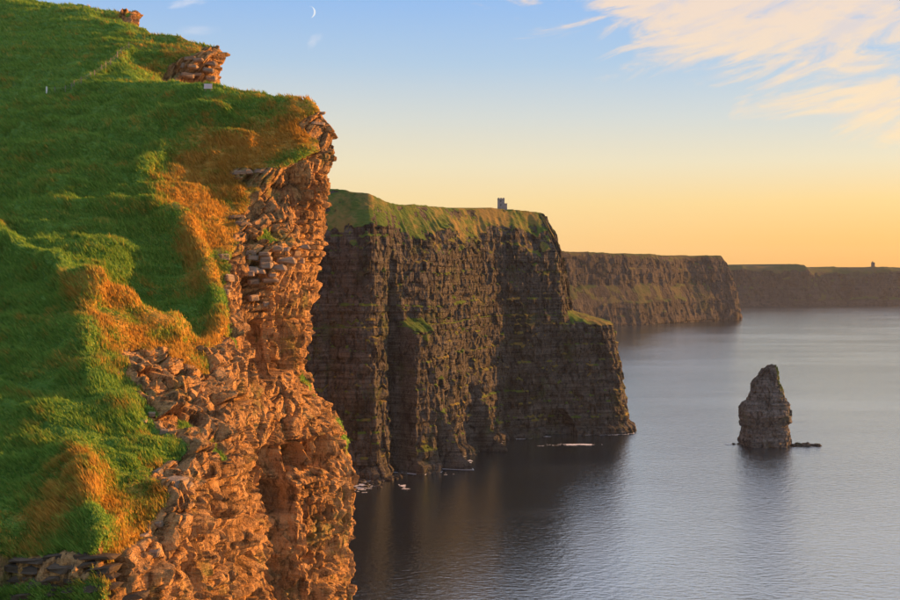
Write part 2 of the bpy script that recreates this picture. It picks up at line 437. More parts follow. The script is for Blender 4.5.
# ------------------------------------------------------------------ near headland
# sections of the land square to the view: depth Y -> outline from inland turf over the edge down the face,
# each point a photo pixel at that depth; the last point drops to the sea bed
PROF = {
 60:  [(-330,700),(0,740),(40,745),(70,750),(90,755),(98,765),(100,790),(104,830),(108,880),(112,950),(116,1050),(120,1200),(130,1500),(140,1900)],
 72:  [(-330,650),(0,672),(40,672),(70,676),(90,680),(100,690),(105,710),(110,740),(115,780),(120,830),(125,900),(130,1000),(140,1200),(150,1500)],
 80:  [(-330,590),(0,612),(40,612),(70,612),(90,612),(106,618),(113,645),(120,685),(130,730),(140,790),(150,860),(155,960),(165,1150),(175,1400)],
 81.6:[(-330,565),(0,585),(40,590),(70,590),(92,585),(110,600),(118,625),(126,660),(134,705),(143,770),(152,845),(157,950),(167,1130),(178,1380)],
 83.4:[(-330,515),(0,540),(40,546),(70,543),(95,548),(113,570),(124,598),(132,636),(140,690),(146,756),(154,836),(160,940),(170,1110),(181,1350)],
 86:  [(-330,497),(0,520),(45,526),(75,516),(105,524),(128,552),(140,578),(148,612),(150,668),(153,730),(159,820),(164,920),(174,1090),(185,1330)],
 90:  [(-330,475),(0,500),(50,500),(85,485),(120,510),(150,536),(162,558),(166,590),(162,640),(163,700),(166,800),(170,900),(180,1050),(190,1300)],
 98:  [(-330,440),(0,460),(45,455),(75,443),(125,462),(172,480),(192,494),(196,520),(190,560),(190,620),(190,700),(195,800),(205,950),(215,1200)],
 106: [(-330,405),(0,425),(50,415),(100,420),(150,428),(190,447),(213,464),(213,490),(208,540),(208,600),(210,680),(212,760),(220,900),(230,1100)],
 114: [(-330,370),(0,390),(50,380),(90,372),(130,392),(170,414),(214,440),(228,460),(225,500),(223,560),(223,640),(226,720),(232,850),(242,1050)],
 122: [(-330,340),(0,355),(50,340),(85,318),(112,345),(155,374),(200,400),(232,425),(240,450),(236,500),(236,570),(238,660),(245,800),(252,1000)],
 130: [(-330,315),(0,325),(45,312),(88,286),(140,306),(185,345),(215,365),(237,390),(245,420),(245,460),(246,520),(248,620),(254,760),(262,950)],
 138: [(-330,290),(0,298),(50,285),(98,283),(160,317),(215,342),(226,352),(239,372),(247,402),(250,440),(252,500),(255,600),(262,740),(270,920)],
 146: [(-330,262),(0,268),(50,258),(100,272),(165,307),(217,320),(229,328),(239,347),(247,382),(250,420),(256,480),(262,580),(270,720),(280,880)],
 152: [(-330,240),(0,246),(50,240),(105,250),(165,277),(212,292),(227,302),(237,322),(246,362),(251,402),(258,460),(262,560),(268,700),(275,860)],
 158: [(-330,222),(0,228),(50,222),(110,228),(165,247),(205,264),(226,286),(237,312),(246,352),(254,395),(266,450),(274,540),(282,680),(288,840)],
 163: [(-330,207),(0,214),(50,207),(110,208),(160,216),(195,236),(230,258),(241,290),(247,340),(260,388),(282,445),(292,530),(298,660),(302,820)],
 168: [(-330,192),(0,202),(50,193),(110,190),(155,193),(185,212),(236,241),(246,268),(252,302),(266,383),(304,440),(314,520),(317,640),(321,800)],
 170.5: [(-330,184),(0,194),(50,185),(110,181),(152,180),(185,197),(241,238),(274,246),(273,290),(276,377),(318,435),(328,510),(328,630),(330,790)],
 177: [(-330,170),(0,180),(50,167),(110,163),(150,162),(192,180),(246,214),(291,246),(289,293),(287,371),(333,432),(340,505),(334,620),(334,780)],
 181: [(-330,160),(0,170),(50,157),(110,150),(150,150),(205,168),(262,192),(299,246),(297,290),(292,370),(338,432),(345,500),(336,612),(336,772)],
 182.5:[(-330,157),(0,167),(50,154),(110,147),(155,145),(222,160),(281,168),(302,246),(299,290),(293,370),(340,432),(346,500),(336,610),(336,770)],
 188: [(-330,146),(0,157),(50,143),(120,135),(190,130),(262,138),(316,152),(311,246),(304,288),(297,370),(345,433),(350,495),(338,600),(338,760)],
 194: [(-330,132),(0,145),(50,130),(130,118),(215,110),(322,109),(334,150),(319,250),(308,288),(299,370),(347,435),(351,490),(340,600),(340,750)],
 200: [(-330,118),(0,133),(50,118),(130,104),(215,94),(302,100),(328,150),(316,250),(306,288),(299,370),(344,437),(348,490),(340,600),(340,740)],
 205: [(-330,108),(0,123),(50,108),(130,95),(200,86),(258,92),(290,150),(300,250),(300,290),(290,370),(320,440),(325,490),(325,600),(328,730)],
 212: [(-330,96),(0,111),(40,98),(110,85),(165,84),(200,92),(225,150),(240,250),(250,290),(255,370),(275,440),(285,490),(290,600),(300,720)],
 225: [(-330,74),(0,93),(40,84),(85,74),(130,76),(165,92),(185,150),(200,250),(210,290),(220,370),(230,440),(240,490),(250,600),(260,700)],
 240: [(-330,50),(0,72),(40,68),(85,58),(125,58),(160,78),(175,104),(190,250),(205,290),(210,370),(220,440),(230,490),(240,600),(245,690)],
 245: [(-330,44),(0,64),(40,60),(85,53),(125,53),(163,74),(172,92),(190,250),(205,290),(210,370),(220,440),(230,490),(240,600),(245,680)],
 247: [(-330,41),(0,61),(40,57),(85,50),(125,46),(172,49),(211,53),(212,98),(214,200),(216,300),(220,400),(225,500),(230,600),(235,680)],
 262: [(-330,25),(0,45),(40,42),(85,37),(130,33),(196,41),(226,50),(219,88),(220,200),(222,300),(225,400),(228,500),(232,600),(235,650)],
 266: [(-330,20),(0,41),(40,38),(85,33),(130,29),(165,36),(185,60),(190,100),(195,200),(200,300),(205,400),(210,500),(215,600),(220,640)],
 280: [(-330,8),(0,30),(40,28),(75,24),(95,20),(128,25),(140,50),(150,100),(155,200),(160,300),(170,400),(180,500),(190,580),(200,620)],
 296: [(-330,-6),(0,15),(40,15),(70,13),(90,12),(110,23),(124,32),(130,60),(140,150),(150,250),(160,350),(170,450),(180,540),(190,600)],
 298.5:[(-330,-8),(0,13),(40,13),(70,11),(88,9),(112,12),(128,14),(128,36),(135,130),(145,230),(155,340),(165,450),(175,540),(185,600)],
 311: [(-330,-20),(0,0),(40,4),(70,6),(90,8),(122,12),(143,13),(137,30),(140,130),(145,230),(155,340),(165,450),(175,530),(185,580)],
 315: [(-330,-26),(0,-5),(30,0),(60,3),(80,5),(92,10),(100,30),(110,60),(120,130),(130,230),(140,340),(150,450),(160,520),(170,570)],
 340: [(-330,-30),(0,-8),(30,0),(55,6),(70,12),(80,24),(90,50),(100,90),(110,150),(120,240),(130,340),(140,440),(150,500),(160,540)],
 420: [(-330,40),(0,60),(30,66),(60,74),(80,84),(100,96),(115,120),(120,160),(125,200),(130,270),(140,350),(150,420),(160,480),(165,520)],
 720: [(-330,165),(0,178),(60,180),(120,182),(180,184),(225,188),(235,200),(240,220),(242,250),(245,290),(250,340),(255,380),(260,420),(265,460)],
}
SEG_N = [14, 52, 50, 56, 66, 76, 92, 96, 96, 108, 72, 70, 40, 8]     # samples between successive outline points


def near_surface():
    ys = np.array(sorted(PROF)); K = 15
    C = np.zeros((len(ys), K, 3))
    for i, y in enumerate(ys):
        p = np.array(PROF[y], float)
        C[i, :14] = world_from_px(p[:, 0], p[:, 1], y)
        C[i, 14] = (C[i, 13, 0] + 3, y, -6.0)
    # rows: close together near the camera, wider beyond the crest
    Yr = [60.0]
    while Yr[-1] < 720:
        y = Yr[-1]
        st = 0.9 if y < 78 else 0.24 if y < 108 else 0.265 if y < 206 else 0.75 if y < 318 else 12.0
        Yr.append(y + st)
    Yr = np.array(Yr)
    idx = np.clip(np.searchsorted(ys, Yr, side='right') - 1, 0, len(ys) - 2)
    t = ((Yr - ys[idx]) / (ys[idx + 1] - ys[idx]))[:, None, None]
    R = C[idx] * (1 - t) + C[idx + 1] * t
    cols, kn = [], []
    for k in range(K - 1):
        n = SEG_N[k]
        tt = np.arange(n) / n
        cols.append(R[:, k:k + 1] * (1 - tt[None, :, None]) + R[:, k + 1:k + 2] * tt[None, :, None])
        kn.append(k + tt)
    cols.append(R[:, K - 1:K]); kn.append(np.array([K - 1.0]))
    P = np.concatenate(cols, 1); kn = np.concatenate(kn)
    Ycol = P[..., 1].copy()
    P = smooth_axis(P, 1, 7); P = smooth_axis(P, 0, 4); P = smooth_axis(P, 1, 5)
    P[..., 1] = Ycol
    return P, kn, Yr


def rock_relief(x, y, z, big=1.0):
    """bedded, jointed rock: slabs that stand out by layer, blocks along each layer, sharp flutes and clefts down the face"""
    t = y * 0.9 + x * 0.55
    soft = fbm(x / 10, y / 10, z / 10, 3, seed=3)
    L = z / (1.25 * big) + 1.5 * fbm(0, 0, z / 4.5, 3, 0.6, seed=12) + 1.1 * fbm(x / 30, y / 30, z / 14, 3, seed=11)
    li = np.floor(L); lf = L - li
    thick = hash_(li, 3, 0, 5)
    o_layer = (hash_(li, 1, 0, 2) - 0.5) * 1.3
    w = (1.0 + 2.6 * thick) * big
    ct = t / w + hash_(li, 9, 0, 4) * 31 + 0.3 * vnoise(t / 2, z / 2, 1, 6)
    ci = np.floor(ct); cf = ct - ci
    o_cell = (hash_(li, ci, 0, 8) - 0.5) * 1.3
    edge = np.minimum(np.minimum(cf, 1 - cf) * w, np.minimum(lf, 1 - lf) * 1.25 * big)
    groove = -0.5 * (1 - sstep(edge, 0.0, 0.28 * big))
    bedded = o_layer + o_cell + groove
    # upright columns of uneven width, each set in or out, split by clefts
    tw = t / (1.5 * big) + 0.8 * fbm(t / 7, z / 16, 2.2, 2, seed=23)
    k = np.floor(tw); kf = tw - k
    zz = np.floor(z / (6 + 7 * hash_(k, 0, 0, 24)) + 9 * hash_(k, 1, 0, 25))
    column = (hash_(k, zz, 0, 26) - 0.5) * 2.0 - 0.8 * (1 - sstep(np.minimum(kf, 1 - kf), 0, 0.22))
    fl = np.abs(fbm(t / (3.4 * big), z / (22 * big), 4.2, 3, 0.5, seed=21)) * 4.6 - 1.2
    gully = (np.abs(fbm(t / (8.5 * big), z / (60 * big), 6.2, 2, 0.5, seed=27)) * 9.0 - 4.2) * (1 - sstep(z, 128, 142))
    fine = np.abs(fbm(t / (1.1 * big), z / (5.0 * big), 8.2, 2, 0.5, seed=22)) * 1.6 - 0.4
    flutes = column * 0.7 + fl * 0.8 + gully
    zone = sstep(z, 140, 150) * 0.40 - 0.24
    mask = sstep(soft + zone + 0.25 * vnoise(0, 0, z / 7, 40), -0.15, 0.25)
    big_n = fbm(x / (13 * big), y / (13 * big), z / (26 * big), 3, 0.5, seed=30) * 3.2
    hole = -2.4 * sstep(fbm(t / 4.5, z / 8.0, 3.0, 2, seed=37), 0.38, 0.58) * (1 - sstep(z, 140, 148))
    wz = z + 1.2 * fbm(x / 6, y / 6, z / 6, 2, seed=39); wt = t + 0.8 * fbm(x / 4, y / 4, z / 4, 2, seed=38)
    fac = facets(wt - 0.18 * wz, wz, 2.3, 4.6, 0.75, 0.42, 300) + facets(wt + 0.12 * wz, wz, 0.95, 2.4, 0.30, 0.45, 310)
    return (bedded * mask + flutes * (1 - mask) + fac * (1 - 0.45 * mask) + big_n * 0.8 + hole) * big


P, KN, YR = near_surface()
N = grid_normals(P)
if N[200, 150, 2] < 0: N = -N
x, y, z = P[..., 0], P[..., 1], P[..., 2]
nz = N[..., 2]
nr_noise = fbm(x / 5, y / 5, z / 5, 4, 0.55, seed=50)
steep = 1 - sstep(nz + 0.20 * nr_noise, 0.40, 0.58)
past = sstep(KN, 4.6, 5.6)[None, :] * np.ones_like(x)
rockw = np.clip(steep * (0.35 + 0.65 * past), 0, 1)
rockw = np.maximum(rockw, sstep(nz, 0.35, 0.2))
# where bare rock begins along each section, by depth
rs = np.interp(YR, [60, 90, 98, 106, 114, 122, 130, 138, 150, 158, 166, 176, 182, 190, 196, 205, 330],
                   [5.3, 4.9, 4.7, 4.6, 4.2, 3.95, 4.9, 5.4, 5.5, 6.0, 6.1, 5.95, 5.9, 5.8, 5.5, 5.6, 5.6])[:, None]
bare = sstep(KN[None, :] + 0.55 * nr_noise - rs, -0.15, 0.25)
tuft_patch = np.exp(-(((P[..., 0] + 19.5) / 3.0) ** 2 + ((P[..., 1] - 192) / 6) ** 2 + ((P[..., 2] - 116) / 4.5) ** 2))
green_spot = sstep(fbm(x / 6, y / 6, z / 9, 3, 0.5, seed=55), 0.34, 0.52) * sstep(nz, 0.25, 0.5) * 0.8
rockw = np.clip(np.maximum(rockw, bare * 0.98) - tuft_patch - green_spot * bare, 0, 1)
# the near front ledge under the turf, and low ground along the foot of the sections
front = ((y > 79.5) & (y < 84.2)).astype(float) * sstep(-nz, -0.75, -0.5)
rockw = np.maximum(rockw, front)
fade = 1 - sstep(y, 420, 560)
# withered grass: along the rims and on the spurs, in drifts
rim = np.exp(-((KN[None, :] - 5.2) / 1.0) ** 2) * np.ones_like(x)
spur = np.exp(-(((x + 39) / 9) ** 2 + ((y - 127) / 12) ** 2)) + np.exp(-(((x + 32) / 7) ** 2 + ((y - 92) / 9) ** 2))
dryw = np.clip(0.35 * sstep(y, 150, 165) * sstep(x, -62, -45) * sstep(-y, -200, -186) + 0.75 * rim + 0.9 * spur + 0.55 * nr_noise + 0.35 * fbm(x / 14, y / 14, z / 14, 3, seed=60) - 0.28, 0, 1)
# relief
rel = rock_relief(x, y, z)
ws = sstep(nz, 0.08, 0.30)
ru = x - 0.6 * z + 0.8 * fbm(x / 4, y / 4, z / 4, 2, seed=132); rv = y - 0.3 * z + 0.8 * fbm(x / 4, y / 4, z / 4, 2, seed=133)
scree = facets(ru, rv, 3.4, 3.0, 0.8, 0.5, 320) + facets(ru, rv, 1.5, 1.1, 0.22, 0.5, 330) + fbm(x / 9, y / 9, z / 12, 3, seed=131) * 1.5
rel = rel * (1 - ws) + scree * ws
rel *= (0.35 + 0.65 * sstep(rockw, 0.1, 0.9))
BX = 450 + F * x / y; BY = HZ + F * (CAM_Z - z) / y
for (cx_, cy_, rx_, ry_, dp) in ((251, 371, 8, 12, 6.0), (239, 399, 8, 7, 4.0), (196, 422, 6, 7, 2.5), (196, 520, 5, 8, 2.5), (286, 500, 9, 20, 4.0), (262, 470, 6, 14, 2.5), (303, 455, 6, 12, 2.5), (176, 505, 4, 6, 2.0)):
    dd = ((BX - cx_) / rx_) ** 2 + ((BY - cy_) / ry_) ** 2 + 0.5 * nr_noise
    rel -= dp * (1 - sstep(dd, 0.45, 1.1)) * (KN[None, :] > 5.2)
ND = N.copy(); ND[..., 2] *= 0.35
ND /= np.linalg.norm(ND, axis=2, keepdims=True) + 1e-9
terr = (np.sin(z / 0.24 + 2.2 * fbm(x / 5, y / 5, z / 5, 3, seed=74)) * 0.5 + 0.5) ** 2 * 0.34 * sstep(fbm(x / 11, y / 11, z / 11, 2, seed=75), -0.35, 0.2) + np.sin(z / 0.55 + 2.6 * fbm(x / 9, y / 9, z / 9, 3, seed=70)) * 0.36
tuss = fbm(x / 7, y / 7, z / 7, 3, 0.55, seed=71) * 1.2 + np.abs(fbm(x / 2.2, y / 2.2, z / 2.2, 3, 0.6, seed=72)) * 0.55 + fbm(x / 25, y / 25, 0, 2, seed=73) * 1.0

# old terraces and banks across the turf: low ridges along traced lines
def bank(pts, w, h):
    d = np.full(x.shape, 1e9)
    for (a0, b0), (a1, b1) in zip(pts[:-1], pts[1:]):
        vx, vy = a1 - a0, b1 - b0
        t_ = np.clip(((BX - a0) * vx + (BY - b0) * vy) / (vx * vx + vy * vy), 0, 1)
        dx = BX - a0 - t_ * vx + 5 * nr_noise; dy = BY - b0 - t_ * vy + 4 * nr_noise
        d = np.minimum(d, np.hypot(dx, dy * 1.5))
    return h * np.exp(-(d / w) ** 2)
banks = (bank([(-40, 172), (0, 164), (40, 155), (80, 147), (120, 135), (160, 122), (200, 111), (225, 116)], 7, 2.3)
         + bank([(-30, 215), (0, 236), (22, 258), (55, 276), (88, 298)], 11, 2.4)
         + bank([(60, 208), (110, 205), (150, 202), (172, 214), (190, 226)], 7, 1.2)
         + bank([(140, 172), (165, 150), (205, 138), (250, 142)], 9, 1.6)
         + bank([(78, 450), (95, 480), (88, 520), (98, 545)], 11, 1.2)
         + bank([(66, 92), (95, 74), (130, 50)], 6, 1.2)
         + bank([(150, 62), (175, 78)], 6, 1.2)
         + bank([(100, 300), (140, 305), (180, 330)], 10, 1.4)
         + bank([(219, 334), (214, 300), (206, 268), (192, 236), (168, 216)], 8, 2.2)
         - 3.6 * np.exp(-((BX - 158) / 44) ** 2 - ((BY - 272) / 34) ** 2)) * (y < 330)
g_rel = (terr + tuss - 0.25) + banks
D = ND * (rel * rockw)[..., None] + N * (g_rel * (1 - rockw))[..., None]
P2 = P + D * fade[..., None]
P2[..., 1] += 2.6 * fbm(x / 3.5, 0, 1.7, 3, 0.6, seed=140) * sstep(y, 72, 78) * (1 - sstep(y, 86, 92))
P2[..., 2] += 0.9 * fbm(x / 2.5, y / 2.5, 5.7, 3, 0.6, seed=141) * sstep(y, 76, 80) * (1 - sstep(y, 84, 88))
P2[-1] = P[-1]
near_attr = dict(rock=rockw, dry=dryw)
fc = grid_faces(*rockw.shape)
near = mesh_from('near_headland', P2.reshape(-1, 3), fc, M_NEAR, attrs=near_attr,
                 smooth=(rockw.ravel()[fc].mean(1) < 0.4))
tag(near, kind='structure')

# projected positions, to find the ground under a photo pixel
PX = 450 + F * P2[..., 0] / P2[..., 1]; PY = HZ + F * (CAM_Z - P2[..., 2]) / P2[..., 1]


def surf_at(px, py, ymin=0, ymax=999):
    d2 = (PX - px) ** 2 + (PY - py) ** 2
    d2 = np.where((P2[..., 1] < ymin) | (P2[..., 1] > ymax), 1e9, d2)
    near_ok = d2 < max(d2.min() * 1.01, 9.0)
    yy = np.where(near_ok, P2[..., 1], 1e9)
    i = np.unravel_index(np.argmin(yy), yy.shape)
    return P2[i], N[i], i


# ------------------------------------------------------------------ other cliffs
def headland(name, plan, zk, ins, mat, ds, dz, amp, big, seed=0, extra=None, top_len=(20, 60, 140, 320), dry=0.35, top_plan=None, centre=None):
    """plan: base line (left to right, land behind); zk: heights of the profile; ins: list of (fraction, setbacks at zk)"""
    plan = np.array(plan, float)
    seg = np.linalg.norm(np.diff(plan, axis=0), axis=1); L = np.concatenate([[0], np.cumsum(seg)])
    ns = int(L[-1] / ds) + 1
    s = np.linspace(0, L[-1], ns)
    B = np.stack([np.interp(s, L, plan[:, 0]), np.interp(s, L, plan[:, 1])], -1)
    B = smooth_axis(B, 0, max(2, int(10 * big / ds)))
    Bs = smooth_axis(B, 0, int(26 * big / ds))
    tg = np.gradient(Bs, axis=0); tg /= np.linalg.norm(tg, axis=1, keepdims=True)
    nrm = np.stack([tg[:, 1], -tg[:, 0]], -1)
    fr = np.array([np.interp(a, np.arange(len(L)), L) for a, _ in ins])
    zk = np.array(zk, float)
    ZK = np.stack([np.interp(s, fr, [(np.array(b[1]) if isinstance(b, tuple) else zk)[k] for _, b in ins]) for k in range(len(zk))], 1)
    IK = np.stack([np.interp(s, fr, [(np.array(b[0]) if isinstance(b, tuple) else np.array(b))[k] for _, b in ins]) for k in range(len(zk))], 1)
    if len(zk) == 8:
        rag = fbm(s / 22, 0, 3.1, 4, 0.6, seed=77) * 16; ZK[:, 5] += rag; ZK[:, 6] += rag * 0.75
        ZK[:, 6] = np.minimum(ZK[:, 6], ZK[:, 7] - 5); ZK[:, 5] = np.minimum(ZK[:, 5], ZK[:, 6] - 5)
    # rows up the face
    wz = [np.array([0.0])]
    w = []
    for k in range(len(zk) - 1):
        h = max(abs(zk[k + 1] - zk[k]), np.abs(IK[:, k + 1] - IK[:, k]).max() * 0.8)
        n = max(2, int(h / dz)); w.append(k + np.arange(n) / n)
    w = np.concatenate(w + [[len(zk) - 1.0]])
    k0 = np.clip(np.floor(w).astype(int), 0, len(zk) - 2); tt = w - k0
    Z = ZK[:, k0] * (1 - tt) + ZK[:, k0 + 1] * tt
    I = IK[:, k0] * (1 - tt) + IK[:, k0 + 1] * tt
    Z = smooth_axis(Z, 1, 3); I = smooth_axis(I, 1, 3)
    ntop = len(top_len)
    Ztop = Z[:, -1:] + np.linspace(0.5, 1.5, ntop)[None, :]
    Itop = I[:, -1:] + np.array(top_len)[None, :]
    Z = np.concatenate([Z, Ztop], 1); I = np.concatenate([I, Itop], 1)
    S2 = s[:, None] + 0 * Z
    if top_plan is not None:
        tp = np.array(top_plan, float)
        TB = np.stack([np.interp(s, L, tp[:, 0]), np.interp(s, L, tp[:, 1])], -1)
        TB = smooth_axis(TB, 0, max(2, int(8 * big / ds)))
        fr_ = I[:, :-ntop] / I[:, -ntop - 1:-ntop]
        X = B[:, :1] + (TB - B)[:, :1] * fr_; Y = B[:, 1:] + (TB - B)[:, 1:] * fr_
        tl = np.linspace(0, 1, ntop + 1)[1:][None, :] ** 2 * 0.96
        X = np.concatenate([X, TB[:, :1] + (centre[0] - TB[:, :1]) * tl], 1); Y = np.concatenate([Y, TB[:, 1:] + (centre[1] - TB[:, 1:]) * tl], 1)
    else:
      X = B[:, :1] - nrm[:, :1] * I; Y = B[:, 1:] - nrm[:, 1:] * I
    P = np.stack([X, Y, Z], -1)
    Nn = grid_normals(P); Nn = np.where(Nn[..., 2:].mean() < 0, -Nn, Nn)
    zn = Nn[..., 2]
    q = fbm(S2 / (14 * big), Z / (14 * big), seed, 4, 0.55, seed=80 + seed)
    rock = 1 - sstep(zn + 0.34 * q, 0.30, 0.56)
    onface = np.ones_like(Z); onface[:, -ntop:] = 0
    rock *= onface
    # relief: buttresses and gullies, flutes, beds
    but = fbm(S2 / (38 * big), Z / (160 * big), 1.3, 3, 0.5, seed=90 + seed)
    fl = 1 - 2.2 * np.abs(fbm(S2 / (9 * big), Z / (60 * big), 2.2, 4, 0.55, seed=91 + seed))
    Lz = Z / (5.0 * big) + 0.7 * fbm(S2 / (80 * big), Z / (30 * big), 0, 2, seed=92 + seed)
    li = np.floor(Lz); lf = Lz - li
    bed = (hash_(li, 0, 0, 93 + seed) - 0.5)
    cw = (4 + 8 * hash_(li, 2, 0, 94 + seed)) * big
    ci = np.floor(S2 / cw + 13 * hash_(li, 3, 0, 95))
    blk = (hash_(li, ci, 1, 96 + seed) - 0.5)
    mid = fbm(X / (7 * big), Y / (7 * big), Z / (9 * big), 4, 0.6, seed=97 + seed)
    rel = amp * (9.0 * but + 2.6 * fl + 2.3 * bed + 2.4 * blk + 1.8 * mid + 1.0 * facets(S2 / big, Z / big, 5.0, 9.0, 1.6, 0.35, 340 + seed)) * big
    foot = sstep(Z, -3, 2)
    w_ = np.clip(0.12 + rock, 0, 1) * onface
    D = rel * w_
    if extra is not None:
        D = D + extra(S2, Z, B, nrm, L) * onface
    P[..., 0] += nrm[:, :1] * D; P[..., 1] += nrm[:, 1:] * D
    P[..., 2] += (1 - rock) * onface * (fbm(X / (9 * big), Y / (9 * big), 0, 4, 0.6, seed=98) * 1.8 * big)
    # recompute grass cover on the displaced shape, so ledges and wedge tops are green
    Nd = grid_normals(smooth_axis(smooth_axis(P, 0, 1), 1, 1)); Nd = np.where(Nd[..., 2:].mean() < 0, -Nd, Nd)
    rock2 = 1 - sstep(Nd[..., 2] + 0.25 * q, 0.44, 0.72)
    gr = sstep(fbm(S2 / (22 * big), Z / (34 * big), 5, 3, seed=99 + seed), 0.24, 0.5) * 0.36     # vegetated patches on the face
    rock2 = np.clip(rock2 - gr, 0, 1)
    rock2 = np.maximum(rock2, 1 - sstep(Z, 8 * big ** 0.5, 16 * big ** 0.5))
    rock2 = np.where(onface > 0, rock2, 0)
    dryv = np.clip(dry + 0.5 * q + 0.3 * fbm(S2 / (40 * big), Z / 30, 9, 2, seed=101), 0, 1)
    f = grid_faces(*Z.shape)
    o = mesh_from(name, P.reshape(-1, 3), f, mat, attrs=dict(rock=rock2, dry=dryv), smooth=(rock2.ravel()[f].mean(1) < 0.35))
    tag(o, kind='structure')
    return o, P, s, L


def px_base(px, py):
    Y = CAM_Z * F / (py - HZ)
    return ((px - 450) / F * Y, Y)


# middle headland with the tower; base line read off the water's edge
mid_plan = [(-210, 735), (-160, 738), (-110, 738), px_base(372, 479), px_base(412, 471), px_base(440, 466), px_base(462, 454),
            px_base(482, 446), px_base(505, 438.5), px_base(560, 435.5), px_base(600, 434), px_base(626, 433), (166, 968), (140, 1010), (80, 1080), (20, 1110), (-60, 1140)]


def mid_extra(S2, Z, B, nrm, L):
    e = 0 * Z
    def sx(px):      # arc position of a base point by index into the plan (fraction allowed)
        return np.interp(px, np.arange(len(L)), L)
    def lump(c, w): return np.exp(-((S2 - c) / w) ** 2)
    # two wedge buttresses with sloping green backs
    for c, w, zt, a in ((sx(5.0), 8.0, 52, 0.50), (sx(6.55), 6.0, 70, 0.32), (sx(6.0), 5, 26, 0.3)):
        prof = np.clip(1 - np.abs(S2 - c) / w, 0, 1) ** 0.7
        e = e + np.clip(zt - Z, 0, None) * a * prof
    # the square-topped pillar and the dark slot beside it
    c = sx(4.15)
    e = e + 13 * sstep(-np.abs(S2 - c), -13, -9) * sstep(-Z, -112, -100)
    e = e - 16 * np.exp(-((S2 - sx(3.62)) / 4.5) ** 2) * sstep(-Z, -150, -115)
    e = e - 9 * np.exp(-((S2 - sx(5.6)) / 5.0) ** 2) * sstep(-Z, -90, -60)
    # sea cave
    c = sx(9.0)
    e = e - 12 * sstep(-((S2 - c) / 15) ** 2 - (np.clip(Z, 0, None) / 24) ** 2, -1.0, -0.7)
    # low wave-cut step along the foot
    e = e + 5.0 * (1 - sstep(Z, 4, 9))
    return e


mid_top = [(-210, 783), (-160, 786), (-110, 786), (-60, 785), (-45, 806), (-30, 828), (-12, 875), (8, 915), (38, 948),
           (80, 972), (87, 976), (90, 988), (90, 1000), (84, 1025), (40, 1040), (-10, 1070), (-80, 1095)]
zk = [-4, 2, 60, 98, 108, 160, 178, 200]
def mz(t, r=180): return [-4, 2, 60, 98, 108, r - 18, r, t]
mid_ins = [(0, ([0, 0, 5, 8, 10, 14, 20, 48], mz(212))),
           (2, ([0, 0, 5, 8, 10, 14, 20, 48], mz(211))),
           (3, ([0, 0, 4, 7, 9, 12, 18, 48], mz(204, 176))),
           (4, ([0, 0, 5, 8, 10, 14, 20, 46], mz(197, 172))),
           (6, ([0, 0, 5, 8, 10, 14, 22, 46], mz(199, 176))),
           (8, ([0, 0, 6, 9, 11, 16, 24, 44], mz(202, 186))),
           (9.3, ([0, 0, 6, 10, 14, 22, 34, 50], mz(200, 182))),
           (10.4, ([0, 0, 8, 12, 40, 52, 58, 68], mz(198, 178))),
           (11.0, ([0, 0, 9, 16, 53, 62, 70, 80], mz(197, 175))),
           (12.5, ([0, 0, 9, 16, 53, 62, 70, 80], mz(197, 175))),
           (14, ([0, 0, 8, 12, 20, 30, 40, 60], mz(196))),
           (16, ([0, 0, 8, 12, 20, 30, 40, 60], mz(196)))]
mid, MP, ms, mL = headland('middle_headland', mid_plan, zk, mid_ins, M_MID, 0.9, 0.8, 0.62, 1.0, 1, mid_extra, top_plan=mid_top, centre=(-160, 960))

far_plan = [(60, 2560), (250, 2600), px_base(600, 326.5), px_base(640, 325), px_base(668, 323.5), px_base(700, 321.5), px_base(742, 320),
            (870, 3190), (870, 3500), (700, 3700), (200, 3900)]
zf = [-4, 2, 60, 105, 150, 176, 196]
far_ins = [(0, [0, 0, 18, 48, 56, 60, 72]), (5, [0, 0, 16, 44, 52, 58, 70]),
           (6, [0, 0, 8, 18, 36, 46, 60]), (7, [0, 0, 8, 18, 36, 46, 60]), (10, [0, 0, 18, 44, 52, 58, 70])]
far_ins = [(a, (b, [-4, 2, 60, 105, 150, 176, 200] if a < 3 else [-4, 2, 60, 105, 148, 172, 189])) for a, b in far_ins]
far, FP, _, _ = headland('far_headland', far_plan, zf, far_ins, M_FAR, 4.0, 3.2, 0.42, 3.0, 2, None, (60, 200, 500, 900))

last_plan = [(500, 4300), (900, 4290), px_base(745, 306.5), px_base(790, 306), px_base(818, 306), (1640, 4330), (1830, 4330), (2050, 4380), (2250, 4500), (2300, 4900), (2000, 5400)]
zl = [-4, 2, 20, 90, 140, 150, 162]
def lz(h): return [-4, 2, 20, 90, h - 22, h - 12, h]
last_ins = [(0, ([0, 0, 20, 55, 70, 78, 110], lz(168))), (2, ([0, 0, 20, 55, 70, 78, 110], lz(166))), (3, ([0, 0, 20, 50, 65, 75, 105], lz(162))),
            (3.1, ([0, 0, 20, 50, 65, 75, 100], lz(172))), (4, ([0, 0, 20, 50, 62, 75, 100], lz(170))), (4.15, ([0, 0, 20, 60, 75, 85, 115], lz(160))),
            (6, ([0, 0, 20, 50, 65, 75, 105], lz(159))), (8, ([0, 0, 20, 50, 65, 75, 105], lz(156))), (10, ([0, 0, 20, 50, 65, 75, 105], lz(150)))]
last, LP, _, _ = headland('last_headland', last_plan, zl, last_ins, M_FAR, 6.0, 4.5, 0.5, 4.0, 3, None, (80, 300, 700, 1200))

